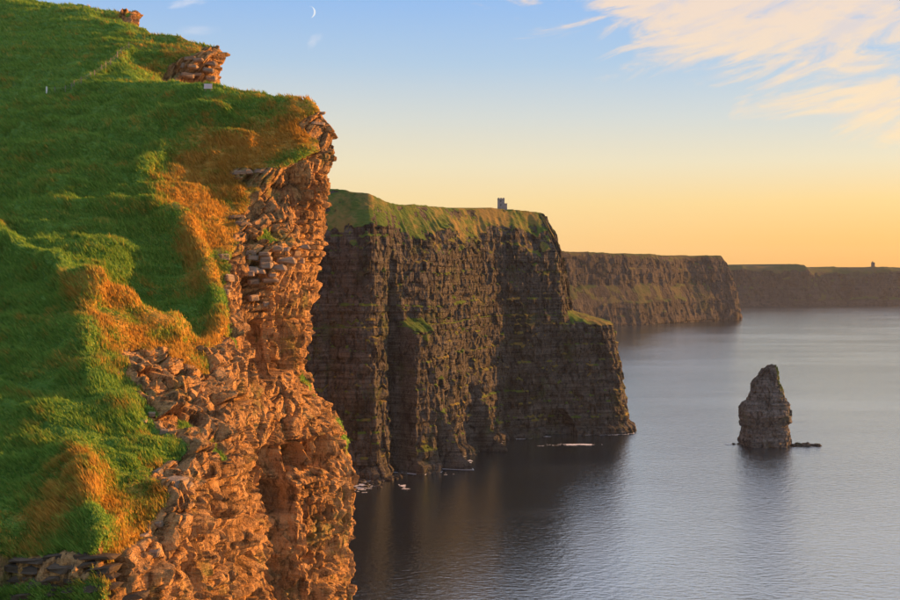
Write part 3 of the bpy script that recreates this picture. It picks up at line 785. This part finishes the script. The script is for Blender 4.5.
# ------------------------------------------------------------------ sea stack
def sea_stack():
    Yc = 878.0
    k = Yc / F
    out = [(446, 740, 789), (441, 741, 788), (431, 742.5, 786.5), (427, 743, 785.5), (417, 742, 788), (408, 741.5, 787), (403, 744, 786),
           (401, 747.5, 784.5), (396, 750.5, 783), (388, 752, 780.5), (380, 753.8, 777.8), (375, 759.5, 777.2), (371.5, 761.5, 777), (369, 763, 776.6), (367.4, 766, 776.2), (366, 770.5, 775.8)]
    o = np.array(out)[::1]
    zz = CAM_Z - (o[:, 0] - HZ) * k; xl = (o[:, 1] - 450) * k; xr = (o[:, 2] - 450) * k
    zz[0] = -4
    nz_, na = 130, 150
    Z = np.linspace(zz[0], zz[-1], nz_)
    XL = np.interp(Z, zz, xl); XR = np.interp(Z, zz, xr)
    a = np.linspace(0, 2 * np.pi, na, endpoint=False)
    cx = (XL + XR) / 2; rx = (XR - XL) / 2
    ry = np.maximum(rx * 0.85, 4) * 1.0
    sup = (np.abs(np.cos(a)) ** 3.0 + np.abs(np.sin(a)) ** 3.0) ** (-1 / 3.0)
    X = cx[:, None] + rx[:, None] * np.cos(a) * sup; Y = Yc + ry[:, None] * np.sin(a) * sup; Zg = Z[:, None] + 0 * X
    T_ = a[None, :] * 14 + 0 * X
    Lz = Zg / 3.4 + 0.3 * fbm(X / 20, Y / 20, Zg / 20, 2, seed=5); li = np.floor(Lz); lf = Lz - li
    ci = np.floor(T_ / (2.5 + 3 * hash_(li, 2, 0, 7)) + 7 * hash_(li, 4, 0, 8))
    rel = (hash_(li, 0, 0, 9) - 0.5) * 1.5 + (hash_(li, ci, 0, 10) - 0.5) * 2.0 - 0.9 * (1 - sstep(np.minimum(lf, 1 - lf), 0, 0.16))
    rel += 1.6 * fbm(X / 4, Y / 4, Zg / 6, 4, 0.6, seed=12) + 1.5 * (1 - 2.2 * np.abs(fbm(np.cos(a)[None, :] * 3 + 0 * X, np.sin(a)[None, :] * 3 + 0 * X, Zg / 50, 3, seed=14)))
    rel = rel * 0.8 + 1.3 * facets(T_ * 1.3, Zg, 4.0, 5.0, 1.2, 0.4, 350)
    rel *= np.clip(rx / 12, 0.3, 0.62)[:, None]
    X += rel * np.cos(a); Y += rel * np.sin(a)
    P = np.stack([X, Y, Zg], -1)
    jag = facets(X[-14:], Y[-14:], 2.6, 3.0, 1.5, 0.5, 360) + fbm(X[-14:] / 2, Y[-14:] / 2, 3, 3, seed=15) * 1.2
    P[-14:, :, 2] += jag * np.linspace(0, 1, 14)[:, None]
    V = P.reshape(-1, 3); i = np.arange(nz_ * na).reshape(nz_, na); i2 = np.concatenate([i, i[:, :1]], 1)
    f = np.stack([i2[:-1, :-1], i2[:-1, 1:], i2[1:, 1:], i2[1:, :-1]], -1).reshape(-1, 4)
    # summit cap
    top = np.array([[cx[-1], Yc, Z[-1] + 0.7]]); V = np.concatenate([V, top]); ti = len(V) - 1
    h = na // 2
    cap = np.stack([i2[-1, 0:na:2], i2[-1, 1:na:2], i2[-1, 2:na + 1:2], np.full(h, ti)], -1)
    f = np.concatenate([f, cap])
    rk = np.ones(len(V)); 
    side = sstep(V[:, 0], 268, 274) * sstep(V[:, 2], 20, 45) * 0.45
    rk = np.clip(rk - side - 0.25 * sstep(V[:, 2], 40, 64), 0, 1)
    o = mesh_from('sea_stack', V, f, M_STACK, attrs=dict(rock=rk, dry=np.full(len(V), 0.2)), smooth=False)
    tag(o, 'tall dark layered rock stack standing alone in the sea', 'sea stack')
    return o


stack = sea_stack()


def skerry(name, label, x0, x1, yc, wy, h, seed):
    """a low flat reef of broken rock just above the water"""
    nx, ny = 90, 26
    u = np.linspace(0, 1, nx)[:, None] + np.zeros((1, ny)); v = np.linspace(-1, 1, ny)[None, :] + np.zeros((nx, 1))
    X = x0 + (x1 - x0) * u; Y = yc + wy * v
    env = np.clip(1 - v ** 2, 0, 1) * np.clip(np.minimum(u, 1 - u) * 7, 0, 1)
    n = fbm(X / 4, Y / 4, seed, 4, 0.6, seed=seed)
    st = np.floor((n + 0.4) * 4) / 4
    Z = -1.5 + env * (h + 1.3) * (0.75 + 0.9 * st)
    o = mesh_from(name, np.stack([X, Y, Z], -1).reshape(-1, 3), grid_faces(nx, ny)[:, ::-1], M_MID,
                  attrs=dict(rock=np.ones(nx * ny), dry=np.zeros(nx * ny)), smooth=False)
    return tag(o, label, 'reef')


skerry('rock_reef', 'long low reef of dark broken rock at the sunny side of the sea stack', 272, 311, 870, 5.0, 1.7, 3)
skerry('rock_reef', 'short low rock shelf at the shaded side of the sea stack, towards the tower headland', 235, 246, 879, 3.5, 1.6, 6)


# ------------------------------------------------------------------ rock slabs that can be picked out on the near headland
def slab_mesh(seed, mat):
    r = random.Random(seed)
    c = {}
    verts, faces = [], []
    ch = 0.14
    for sx in (-1, 1):
        for sy in (-1, 1):
            for sz in (-1, 1):
                p = [sx * (0.5 + r.uniform(-0.2, 0.08)), sy * (0.5 + r.uniform(-0.2, 0.08)), sz * (0.5 + r.uniform(-0.22, 0.06))]
                ids = []
                for ax in range(3):            # one vertex per face that meets here, drawn back from the other two
                    q = list(p)
                    for o in range(3):
                        if o != ax: q[o] -= (sx, sy, sz)[o] * ch * r.uniform(0.5, 1.3)
                    ids.append(len(verts)); verts.append(q)
                c[(sx, sy, sz)] = ids
    for ax in range(3):
        o1, o2 = [a for a in range(3) if a != ax]
        for sg in (-1, 1):
            loop = []
            for a, b in ((-1, -1), (1, -1), (1, 1), (-1, 1)):
                k = [0, 0, 0]; k[ax] = sg; k[o1] = a; k[o2] = b
                loop.append(c[tuple(k)][ax])
            faces.append(loop)
        for a in (-1, 1):                      # chamfers along this axis
            for b in (-1, 1):
                k0 = [0, 0, 0]; k0[o1] = a; k0[o2] = b
                k0[ax] = -1; i = c[tuple(k0)]; k0[ax] = 1; j = c[tuple(k0)]
                faces.append([i[o1], i[o2], j[o2], j[o1]])
    for ids in c.values(): faces.append(ids)
    me = bpy.data.meshes.new('rock_slab'); me.from_pydata(verts, [], faces); me.validate()
    import bmesh
    bm = bmesh.new(); bm.from_mesh(me); bmesh.ops.recalc_face_normals(bm, faces=bm.faces); bm.to_mesh(me); bm.free()
    me.materials.append(mat)
    return me


SLABS = [slab_mesh(i, M_SLAB) for i in range(7)]
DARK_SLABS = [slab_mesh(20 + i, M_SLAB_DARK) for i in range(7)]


def put_slab(px, py, w, d, h, ymin=0, ymax=999, out=0.25, face=None, name='rock_slab', pool=None):
    p, n, _ = surf_at(px, py, ymin, ymax)
    nh = np.array([n[0], n[1]]) if face is None else np.array(face, float)
    nh /= np.linalg.norm(nh) + 1e-9
    o = bpy.data.objects.new(name, random.choice(pool or SLABS)); COL.objects.link(o)
    o.parent = near
    q = p.copy(); q[:2] += nh * (out - 0.5) * d * 0.8
    q[2] -= 0.25 * h
    o.location = q.tolist()
    o.rotation_euler = (random.uniform(-0.08, 0.08), random.uniform(-0.07, 0.07), math.atan2(nh[1], nh[0]) + math.pi / 2 + random.uniform(-0.3, 0.3))
    o.scale = (w, d, h)
    return o


def slab_rows(x0, x1, rows, wpx, hpx, depth, ymin, ymax, face, out=0.3, pool=None):
    for py in rows:
        px = x0 + random.uniform(0, wpx[0] * 0.6)
        while px < x1:
            w = random.uniform(*wpx)
            Y = 0.5 * (ymin + ymax)
            put_slab(px + w / 2, py + random.uniform(-0.8, 0.8), w * Y / F * 0.99, depth * random.uniform(0.8, 1.25), hpx * Y / F * random.uniform(0.6, 1.05),
                     ymin, ymax, out + random.uniform(-0.15, 0.15), face, pool=pool)
            px += w


slab_rows(245, 276, (250, 258, 266, 273, 281), (9, 19), 7.4, 2.2, 166, 176, (0.25, -1), 0.16)
slab_rows(281, 304, (250, 258), (9, 16), 7.4, 2.2, 174, 186, (0.25, -1), 0.16)
slab_rows(228, 268, (171,), (9, 16), 6.0, 2.2, 176, 188, (0.3, -1), 0.12)
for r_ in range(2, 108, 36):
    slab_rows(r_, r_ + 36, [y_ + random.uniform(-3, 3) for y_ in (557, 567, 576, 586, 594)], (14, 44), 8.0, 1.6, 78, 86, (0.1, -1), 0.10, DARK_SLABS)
slab_rows(176, 210, (60, 67, 74), (9, 16), 6.0, 2.6, 243, 250, (0.1, -1), 0.28)
for (px, py, w, h) in ((176, 478, 2.6, 0.9), (190, 482, 1.7, 0.7), (160, 468, 1.2, 0.7), (152, 505, 1.0, 0.5), (146, 532, 1.1, 0.6), (158, 548, 1.3, 0.8),
                       (160, 520, 1.0, 0.6), (128, 386, 1.1, 0.6), (140, 402, 1.2, 0.7), (152, 412, 1.0, 0.6), (165, 428, 1.3, 0.7), (120, 372, 0.9, 0.5),
                       (148, 420, 1.0, 0.5)):
    put_slab(px, py, w, w * 0.7, h, 80, 135, 0.2)
for (px, py, w, h) in ((236, 214, 3.2, 0.9), (244, 220, 2.6, 0.8), (320, 122, 2.6, 0.6), (326, 112, 2.4, 0.5),
                       (232, 275, 2.0, 1.2), (230, 290, 1.8, 1.2), (256, 296, 2.2, 1.2), (268, 300, 1.6, 1.0), (240, 402, 1.8, 1.2), (226, 252, 2.0, 1.2)):
    put_slab(px, py, w, w * 0.75, h, 140, 205, 0.2)

# ------------------------------------------------------------------ turf blades on the near headland
def grass_material():
    m, T, b = new_mat('turf_blades')
    d = T.attr('dry'); r = T.attr('rnd')
    c = T.mix(r, (0.090, 0.235, 0.038), (0.270, 0.430, 0.085))
    c = T.mix(d, c, T.mix(r, (0.44, 0.24, 0.045), (0.62, 0.38, 0.09)))
    df = T.node('ShaderNodeBsdfDiffuse'); tr = T.node('ShaderNodeBsdfTranslucent'); mx = T.node('ShaderNodeMixShader')
    T.l.new(c, df.inputs[0]); T.l.new(c, tr.inputs[0]); mx.inputs[0].default_value = 0.35
    T.l.new(df.outputs[0], mx.inputs[1]); T.l.new(tr.outputs[0], mx.inputs[2])
    T.l.new(mx.outputs[0], T.n['Material Output'].inputs[0])
    T.n.remove(b)
    return m


def turf(n_tufts=120000, blades=5):
    q = fc
    V = P2.reshape(-1, 3)
    rk = rockw.ravel()[q].mean(1); ctr = V[q].mean(1)
    e1 = V[q[:, 1]] - V[q[:, 0]]; e2 = V[q[:, 3]] - V[q[:, 0]]
    fn = np.cross(e1, e2); area = np.linalg.norm(fn, axis=1)
    bn = N.reshape(-1, 3)[q].mean(1); bn /= np.linalg.norm(bn, axis=1, keepdims=True) + 1e-9
    view = np.array([0, 0, CAM_Z]) - ctr; dist = np.linalg.norm(view, axis=1); view /= dist[:, None]
    cosv = (bn * view).sum(1)
    px = 450 + F * ctr[:, 0] / ctr[:, 1]; py = HZ + F * (CAM_Z - ctr[:, 2]) / ctr[:, 1]
    w = area / dist ** 1.85 * np.clip(cosv + 0.12, 0.03, 1) * (rk < 0.52) * (px > -60) * (px < 400) * (py > -60) * (py < 640) * (ctr[:, 1] > 76) * (ctr[:, 1] < 330)
    w *= np.where(rk > 0.3, 0.55, 1.0)
    w /= w.sum()
    pick = rng.choice(len(q), n_tufts, p=w)
    a = rng.random((n_tufts, 1)); b = rng.random((n_tufts, 1))
    O = V[q[pick, 0]] + e1[pick] * a + e2[pick] * b
    up = bn[pick] * 0.5 + np.array([0, 0, 0.6])
    ds = dist[pick]
    clump = fbm(O[:, 0] / 2.6, O[:, 1] / 2.6, O[:, 2] / 2.6, 3, 0.6, seed=120)
    hgt = np.clip(0.33 + 0.0010 * ds + 0.55 * clump, 0.12, 1.4) * rng.uniform(0.5, 1.4, n_tufts)
    wang = 0.6 * fbm(O[:, 0] / 12, O[:, 1] / 12, 0, 2, seed=121)
    wind = np.stack([-np.cos(wang) * 0.75, -np.sin(wang) - 0.35, np.full(n_tufts, -0.12)], -1)
    fleck = fbm(O[:, 0] / 5, O[:, 1] / 3, O[:, 2] / 3, 4, 0.65, seed=122)
    dr = dryw.ravel()[q[pick, 0]] + 0.35 * clump + 0.75 * fleck + rng.normal(0, 0.16, n_tufts)
    dr = sstep(dr, 0.12, 0.90)
    vs, at, rn = [], [], []
    for k in range(blades):
        off = rng.normal(0, 1, (n_tufts, 3)) * np.array([1, 1, 0.3]) * (0.10 + 0.0006 * ds)[:, None]
        base = O + off - up * 0.06
        ang = rng.uniform(0, 2 * np.pi, n_tufts)
        wv = np.stack([np.cos(ang), np.sin(ang), 0 * ang], -1) * (0.030 + 0.00035 * ds)[:, None]
        tip = base + up * hgt[:, None] * rng.uniform(0.7, 1.1, (n_tufts, 1)) + wind * hgt[:, None] * rng.uniform(0.3, 1.0, (n_tufts, 1)) + rng.normal(0, 0.10, (n_tufts, 3)) * hgt[:, None]
        vs.append(np.stack([base - wv, base + wv, tip], 1))
        at.append(np.repeat(np.clip(dr + rng.normal(0, 0.1, n_tufts), 0, 1)[:, None], 3, 1)); rn.append(np.repeat(rng.random(n_tufts)[:, None], 3, 1))
    vs = np.concatenate(vs); at = np.concatenate(at); rn = np.concatenate(rn)
    n = len(vs)
    o = mesh_from('grass', vs.reshape(-1, 3), np.arange(n * 3).reshape(n, 3), grass_material(), attrs=dict(dry=at, rnd=rn), smooth=False)
    return tag(o, 'long green and straw coloured grass matted over the near clifftop', 'grass', kind='stuff')


turf()

# ------------------------------------------------------------------ fence, marker post, sign
def box(v, f, c, s, rz=0.0, taper=1.0):
    """append a box (centre of base c, size s) to vertex and face lists"""
    i = len(v); ca, sa = math.cos(rz), math.sin(rz)
    for z_, t in ((0, 1.0), (1, taper)):
        for a, b in ((-.5, -.5), (.5, -.5), (.5, .5), (-.5, .5)):
            X, Y = a * s[0] * t, b * s[1] * t
            v.append((c[0] + X * ca - Y * sa, c[1] + X * sa + Y * ca, c[2] + z_ * s[2]))
    f += [(i, i + 3, i + 2, i + 1), (i + 4, i + 5, i + 6, i + 7), (i, i + 1, i + 5, i + 4), (i + 1, i + 2, i + 6, i + 5), (i + 2, i + 3, i + 7, i + 6), (i + 3, i, i + 4, i + 7)]


def box_obj(name, boxes, mat, parent=None, loc=(0, 0, 0)):
    v, f = [], []
    for b in boxes: box(v, f, *b)
    o = mesh_from(name, np.array(v), np.array(f), mat, parent, smooth=False)
    o.location = loc
    return o


def empty(name, loc):
    o = bpy.data.objects.new(name, None); COL.objects.link(o); o.location = loc; o.empty_display_size = 0.5
    return o


M_POST = plain('weathered_fence_wood', (0.22, 0.19, 0.15), 0.9, 0.3, 6.0)
M_WIRE = plain('galvanised_wire', (0.35, 0.35, 0.34), 0.5, 0.1, 3.0)
M_WHITE = plain('chalky_white_paint', (0.72, 0.70, 0.66), 0.7, 0.12, 4.0)
M_SIGN = plain('pale_pink_sign_panel', (0.62, 0.50, 0.50), 0.6, 0.08, 3.0)


def fence():
    line = [(131, 48), (124, 53), (117, 57.5), (111, 62), (105, 66), (99, 70), (93.5, 74), (88, 77.5), (82, 81), (76, 84.5), (70, 87.5), (64, 90), (57, 92)]
    pts = [surf_at(a, b, 200, 262)[0] for a, b in line]
    root = empty('wire_fence', pts[6].tolist())
    tag(root, 'wire fence with slim wooden posts climbing the green slope', 'fence')
    base = np.array(pts[6])
    for p in pts:
        q = p - base
        h = random.uniform(1.35, 1.6)
        box_obj('post', [((0, 0, -0.4), (0.15, 0.15, h + 0.4), random.uniform(0, 1), 0.8)], M_POST, root, tuple(q.tolist()))
    for hh in (0.45, 0.8, 1.1):
        v, f = [], []
        for a, b in zip(pts[:-1], pts[1:]):
            i = len(v)
            a_, b_ = a - base, b - base
            for q in (a_, b_):
                v += [(q[0], q[1], q[2] + hh - 0.008), (q[0] + 0.008, q[1], q[2] + hh + 0.006), (q[0] - 0.008, q[1], q[2] + hh + 0.006)]
            f += [(i, i + 1, i + 4, i + 3), (i + 1, i + 2, i + 5, i + 4), (i + 2, i, i + 3, i + 5)]
        mesh_from('wire', np.array(v), np.array(f), M_WIRE, root)


fence()
p, _, _ = surf_at(46.5, 90, 190, 250)
mp = box_obj('marker_post', [((0, 0, -0.3), (0.34, 0.34, 1.55), 0.3, 0.85), ((0, 0, 1.25), (0.24, 0.24, 0.12), 0.3, 0.4)], M_WHITE, None, tuple(p.tolist()))
tag(mp, 'short white marker post standing alone on the green slope', 'post')
for px_, py_, lab in ((83, 4.5, 'leaning wooden post on the hilltop skyline above the wire fence'), (98, 7.5, 'small upright wooden post on the hilltop skyline beside the rocky knoll')):
    p, _, _ = surf_at(px_, py_ + 2, 260, 335)
    o = box_obj('wooden_post', [((0, 0, -0.4), (0.2, 0.2, 1.7), 0.2, 0.8), ((0, 0, 1.3), (0.14, 0.14, 0.08), 0.2, 0.5)], M_POST, None, tuple(p.tolist()))
    if 'leaning' in lab: o.rotation_euler = (0.0, 0.14, 0.0)
    tag(o, lab, 'post')


def clifftop_sign():
    p, _, _ = surf_at(208.5, 88, 190, 216)
    r = empty('clifftop_sign', p.tolist())
    tag(r, 'small pale pink notice board on the clifftop crest', 'sign')
    for sx in (-0.5, 0.5):
        box_obj('post', [((sx, 0, -0.4), (0.09, 0.09, 1.5), 0, 1.0)], M_POST, r)
    box_obj('panel', [((0, -0.08, 0.38), (1.55, 0.05, 0.80), 0, 1.0)], M_SIGN, r)
    box_obj('frame', [((0, -0.08, 1.18), (1.66, 0.08, 0.06), 0, 1.0), ((0, -0.08, 0.32), (1.66, 0.08, 0.06), 0, 1.0)], M_WHITE, r)


clifftop_sign()

# ------------------------------------------------------------------ towers
M_TOWER = plain('grey_tower_stone', (0.24, 0.225, 0.215), 0.9, 0.22, 1.2)
M_RUIN = plain('dark_ruin_stone', (0.10, 0.085, 0.075), 0.9, 0.2, 0.3)
M_DARK = plain('dark_opening', (0.03, 0.03, 0.03), 0.8, 0.1, 1.0)


def ground_z(PP, x_, y_):
    d = (PP[..., 0] - x_) ** 2 + (PP[..., 1] - y_) ** 2
    d = np.where(PP[..., 2] < 120, 1e9, d)
    return PP[np.unravel_index(np.argmin(d), d.shape)][2]


def lookout_tower():
    Y = 958.0; X = (501.0 - 450) / F * Y
    gz = ground_z(MP, X, Y)
    r = empty('lookout_tower', (X, Y, gz))
    tag(r, 'square grey stone lookout tower with a low side turret on the headland top', 'tower')
    w = 5.8; h = 9.0
    box_obj('wall', [((0, 0, -3), (w, w, h + 3), 0.10, 0.97)], M_TOWER, r)
    for i, (a, b) in enumerate([(-1, -1), (0, -1), (1, -1), (-1, 0), (1, 0), (-1, 1), (0, 1), (1, 1)]):
        box_obj('merlon', [((a * 2.25, b * 2.25, h + 0.42), (1.3, 1.3, 0.9), 0.10, 1.0)], M_TOWER, r)
    box_obj('parapet', [((0, 0, h + 0.02), (w + 0.35, w + 0.35, 0.4), 0.10, 1.0)], M_TOWER, r)
    t = box_obj('turret', [((4.2, 0.4, -3), (2.6, 2.6, 8.0), 0.10, 0.94)], M_TOWER, r)
    box_obj('cap', [((4.2, 0.4, 5.02), (2.9, 2.9, 0.4), 0.10, 1.0)], M_TOWER, t)
    for wz in (3.0, 6.6):
        box_obj('window', [((-0.3, -w / 2 + 0.02, wz), (0.8, 0.3, 1.5), 0.10, 1.0)], M_DARK, r)


def ruin_tower():
    Y = 4440.0; X = (873 - 450) / F * Y
    gz = ground_z(LP, X, Y)
    r = empty('signal_tower', (X, Y, gz))
    tag(r, 'tiny dark ruined signal tower on the farthest headland', 'tower')
    box_obj('wall', [((0, 0, -4), (11, 11, 22), 0.3, 0.92)], M_RUIN, r)
    box_obj('broken_corner', [((-3.0, -3.0, 18.03), (4, 4, 4.5), 0.3, 0.7)], M_RUIN, r)
    box_obj('window', [((0.8, -5.3, 8), (2.0, 0.8, 3.2), 0.3, 1.0)], M_DARK, r)


lookout_tower(); ruin_tower()


# ------------------------------------------------------------------ rock pinnacle on the corner of the middle headland
def pinnacle():
    c = np.array([(619.5 - 450) * 0.9, 948.0, 36.0])
    nz_, na = 26, 14
    zz = np.linspace(0, 23, nz_); rad = np.interp(zz, [0, 8, 14, 17, 20, 22, 23], [4.5, 3.2, 1.7, 1.5, 2.1, 1.6, 0.4])
    a = np.linspace(0, 2 * np.pi, na, endpoint=False)
    rel = 1 + 0.35 * fbm(np.cos(a)[None, :] * 1.5, np.sin(a)[None, :] * 1.5, zz[:, None] / 3, 3, seed=44)
    X = np.outer(rad, np.cos(a)) * rel + np.interp(zz, [0, 12, 23], [-2.5, -0.4, 0.6])[:, None]; Y = np.outer(rad, np.sin(a)) * rel
    Pp = np.stack([X, Y, zz[:, None] + 0 * X], -1) + c
    i = np.arange(nz_ * na).reshape(nz_, na); i2 = np.concatenate([i, i[:, :1]], 1)
    f = np.stack([i2[:-1, :-1], i2[:-1, 1:], i2[1:, 1:], i2[1:, :-1]], -1).reshape(-1, 4)
    n = nz_ * na
    o = mesh_from('rock_pinnacle', Pp.reshape(-1, 3), f, M_MID, mid, attrs=dict(rock=np.ones(n), dry=np.zeros(n)), smooth=False)


pinnacle()

# ------------------------------------------------------------------ foam and shore boulders
def foam_material():
    m, T, b = new_mat('sea_foam')
    geo = T.node('ShaderNodeNewGeometry')
    n = T.noise(geo.outputs['Position'], 0.8, 5, 0.65)
    T.l.new(T.mix(n, (0.45, 0.46, 0.48), (0.85, 0.85, 0.86)), b.inputs['Base Color']); b.inputs['Roughness'].default_value = 0.8
    return m


M_FOAM = foam_material()


def foam(patches):
    """patches: (x0, x1, y0, y1, cover, seed) stretches of broken foam lying on the water"""
    vs, fs, base = [], [], 0
    for (x0, x1, y0, y1, cover, sd) in patches:
        nx = int((x1 - x0) / 0.45) + 2; ny = int((y1 - y0) / 0.6) + 2
        X, Y = np.meshgrid(np.linspace(x0, x1, nx), np.linspace(y0, y1, ny), indexing='ij')
        u = (X - x0) / (x1 - x0) * 2 - 1; v = (Y - y0) / (y1 - y0) * 2 - 1
        n = fbm(X / 4, Y / 2.2, sd, 5, 0.75, seed=200 + sd) * 1.5
        keep = (n - 0.9 * (u ** 2 + v ** 2) ** 1.0 + cover) > 0
        Z = 0.12 + 0.06 * n
        f = grid_faces(nx, ny)
        k = keep.ravel()[f].sum(1) >= 3
        vs.append(np.stack([X, Y, Z], -1).reshape(-1, 3)); fs.append(f[k][:, ::-1] + base); base += nx * ny
    # a broken fringe where the swell meets the foot of the cliff
    zrow = int(np.argmin(np.abs(MP[:, :40, 2].mean(0) - 0.6)))
    C = MP[:, zrow, :2]; tg = np.gradient(smooth_axis(C, 0, 6), axis=0); tg /= np.linalg.norm(tg, axis=1, keepdims=True)
    nn = np.stack([tg[:, 1], -tg[:, 0]], -1)
    wv = 0.4 + 2.6 * np.clip(fbm(ms / 9, 0, 0.4, 4, 0.6, seed=230) + 0.25, 0, 1); on = fbm(ms / 14, 3, 0.4, 4, 0.65, seed=231) > -0.02
    A = C - nn * 1.5; Bq = C + nn * wv[:, None]
    vf = np.concatenate([np.c_[A, np.full(len(A), 0.16)], np.c_[Bq, np.full(len(A), 0.13)]])
    k = np.arange(len(A) - 1); k = k[on[:-1] & on[1:]]
    fs.append(np.stack([k, k + len(A), k + 1 + len(A), k + 1], -1) + base); vs.append(vf)
    V = np.concatenate(vs); f = np.concatenate(fs)
    used, inv = np.unique(f, return_inverse=True)
    o = mesh_from('foam', V[used], inv.reshape(-1, 4), M_FOAM, smooth=True)
    return tag(o, 'broken white foam washing along the foot of the tower headland', 'foam', kind='stuff')


def wx(px, Y): return (px - 450) / F * Y


foam([(wx(556, 885), wx(601, 885), 872, 883, 0.55, 1), (wx(520, 876), wx(565, 876), 868, 880, -0.05, 2),
      (wx(505, 905), wx(540, 905), 912, 922, 0.02, 3), (wx(540, 920), wx(552, 920), 917, 922, 0.25, 9),
      (wx(442, 765), wx(455, 765), 740, 760, -0.1, 4), (wx(395, 720), wx(416, 720), 690, 722, -0.1, 5),
      (wx(342, 700), wx(380, 700), 680, 735, 0.02, 6), (wx(450, 800), wx(475, 800), 785, 815, 0.10, 7),
      (wx(715, 877), wx(744, 877), 874, 886, 0.05, 8)])


def boulders(n=170):
    vs, fs, base = [], [], 0
    r_ = np.random.default_rng(5)
    ico = [(0, 0, 1), (.9, 0, .4), (.28, .85, .4), (-.72, .52, .4), (-.72, -.52, .4), (.28, -.85, .4), (.72, .52, -.4), (-.28, .85, -.4), (-.9, 0, -.4), (-.28, -.85, -.4), (.72, -.52, -.4), (0, 0, -1)]
    fi = [(0, 1, 2), (0, 2, 3), (0, 3, 4), (0, 4, 5), (0, 5, 1), (1, 6, 2), (2, 7, 3), (3, 8, 4), (4, 9, 5), (5, 10, 1), (6, 7, 2), (7, 8, 3), (8, 9, 4), (9, 10, 5), (10, 6, 1), (11, 7, 6), (11, 8, 7), (11, 9, 8), (11, 10, 9), (11, 6, 10)]
    ico = np.array(ico)
    for k in range(n):
        px = r_.uniform(338, 400) if k < 130 else r_.uniform(400, 470)
        Yb = np.interp(px, [338, 372, 412, 440, 470], [738, 730, 758, 774, 836]) - abs(r_.normal(0, 11 if k < 130 else 4))
        sz = r_.uniform(0.6, 2.2)
        v = ico * sz * r_.uniform(0.7, 1.25, (12, 3)) * np.array([1.2, 1.0, 0.7]) + np.array([wx(px, Yb), Yb, r_.uniform(-0.2, 0.7)])
        vs.append(v); fs.append(np.array(fi) + base); base += 12
    V = np.concatenate(vs); n_ = len(V)
    o = mesh_from('shore_boulders', V, np.concatenate(fs), M_MID, attrs=dict(rock=np.ones(n_), dry=np.zeros(n_)), smooth=False)
    return tag(o, 'wet dark boulders strewn along the foot of the tower headland', 'boulders', kind='stuff')


boulders()

# ------------------------------------------------------------------ moon
def moon():
    d = 90000.0
    c = Vector(world_from_px(309.8, 12.0, d).tolist())
    r = 5.8 / F * d
    nu, nv = 24, 20
    V = []
    for i in range(nu + 1):
        th = math.pi * i / nu
        for j in range(nv + 1):
            ph = math.radians(-2 + 42 * j / nv)
            V.append((math.sin(th) * math.cos(ph), -math.sin(th) * math.sin(ph), math.cos(th)))
    V = np.array(V) * r
    tl = math.radians(-8); R = np.array([[math.cos(tl), 0, math.sin(tl)], [0, 1, 0], [-math.sin(tl), 0, math.cos(tl)]])
    V = V @ R.T
    m, T, b = new_mat('moonlight')
    e = T.node('ShaderNodeEmission'); 
    geo = T.node('ShaderNodeNewGeometry')
    n = T.noise(geo.outputs['Position'], 0.004, 3, 0.5)
    T.l.new(T.mix(n, (0.72, 0.78, 0.86), (0.92, 0.94, 0.97)), e.inputs[0]); e.inputs[1].default_value = 0.42
    T.l.new(e.outputs[0], T.n['Material Output'].inputs[0])
    o = mesh_from('moon', V, grid_faces(nu + 1, nv + 1), m, smooth=True)
    o.location = c
    return tag(o, 'thin white crescent moon high in the blue sky', 'moon')


moon()


# ------------------------------------------------------------------ haze over the sea
def haze():
    v, f = [], []
    box(v, f, (900, 2600, -1.5), (5200, 6200, 262), 0.0, 1.0)
    m = bpy.data.materials.new('sea_haze'); m.use_nodes = True
    T = NT(m.node_tree)
    for nd in list(T.n): T.n.remove(nd)
    o_ = T.node('ShaderNodeOutputMaterial'); pv = T.node('ShaderNodeVolumePrincipled')
    pv.inputs['Color'].default_value = (0.74, 0.84, 0.98, 1)
    pv.inputs['Density'].default_value = 0.000014
    pv.inputs['Anisotropy'].default_value = 0.25
    T.l.new(pv.outputs[0], o_.inputs['Volume'])
    o = mesh_from('haze', np.array(v), np.array(f), m)
    return tag(o, 'thin pale haze lying over the sea and far cliffs', 'haze', kind='stuff')


haze()
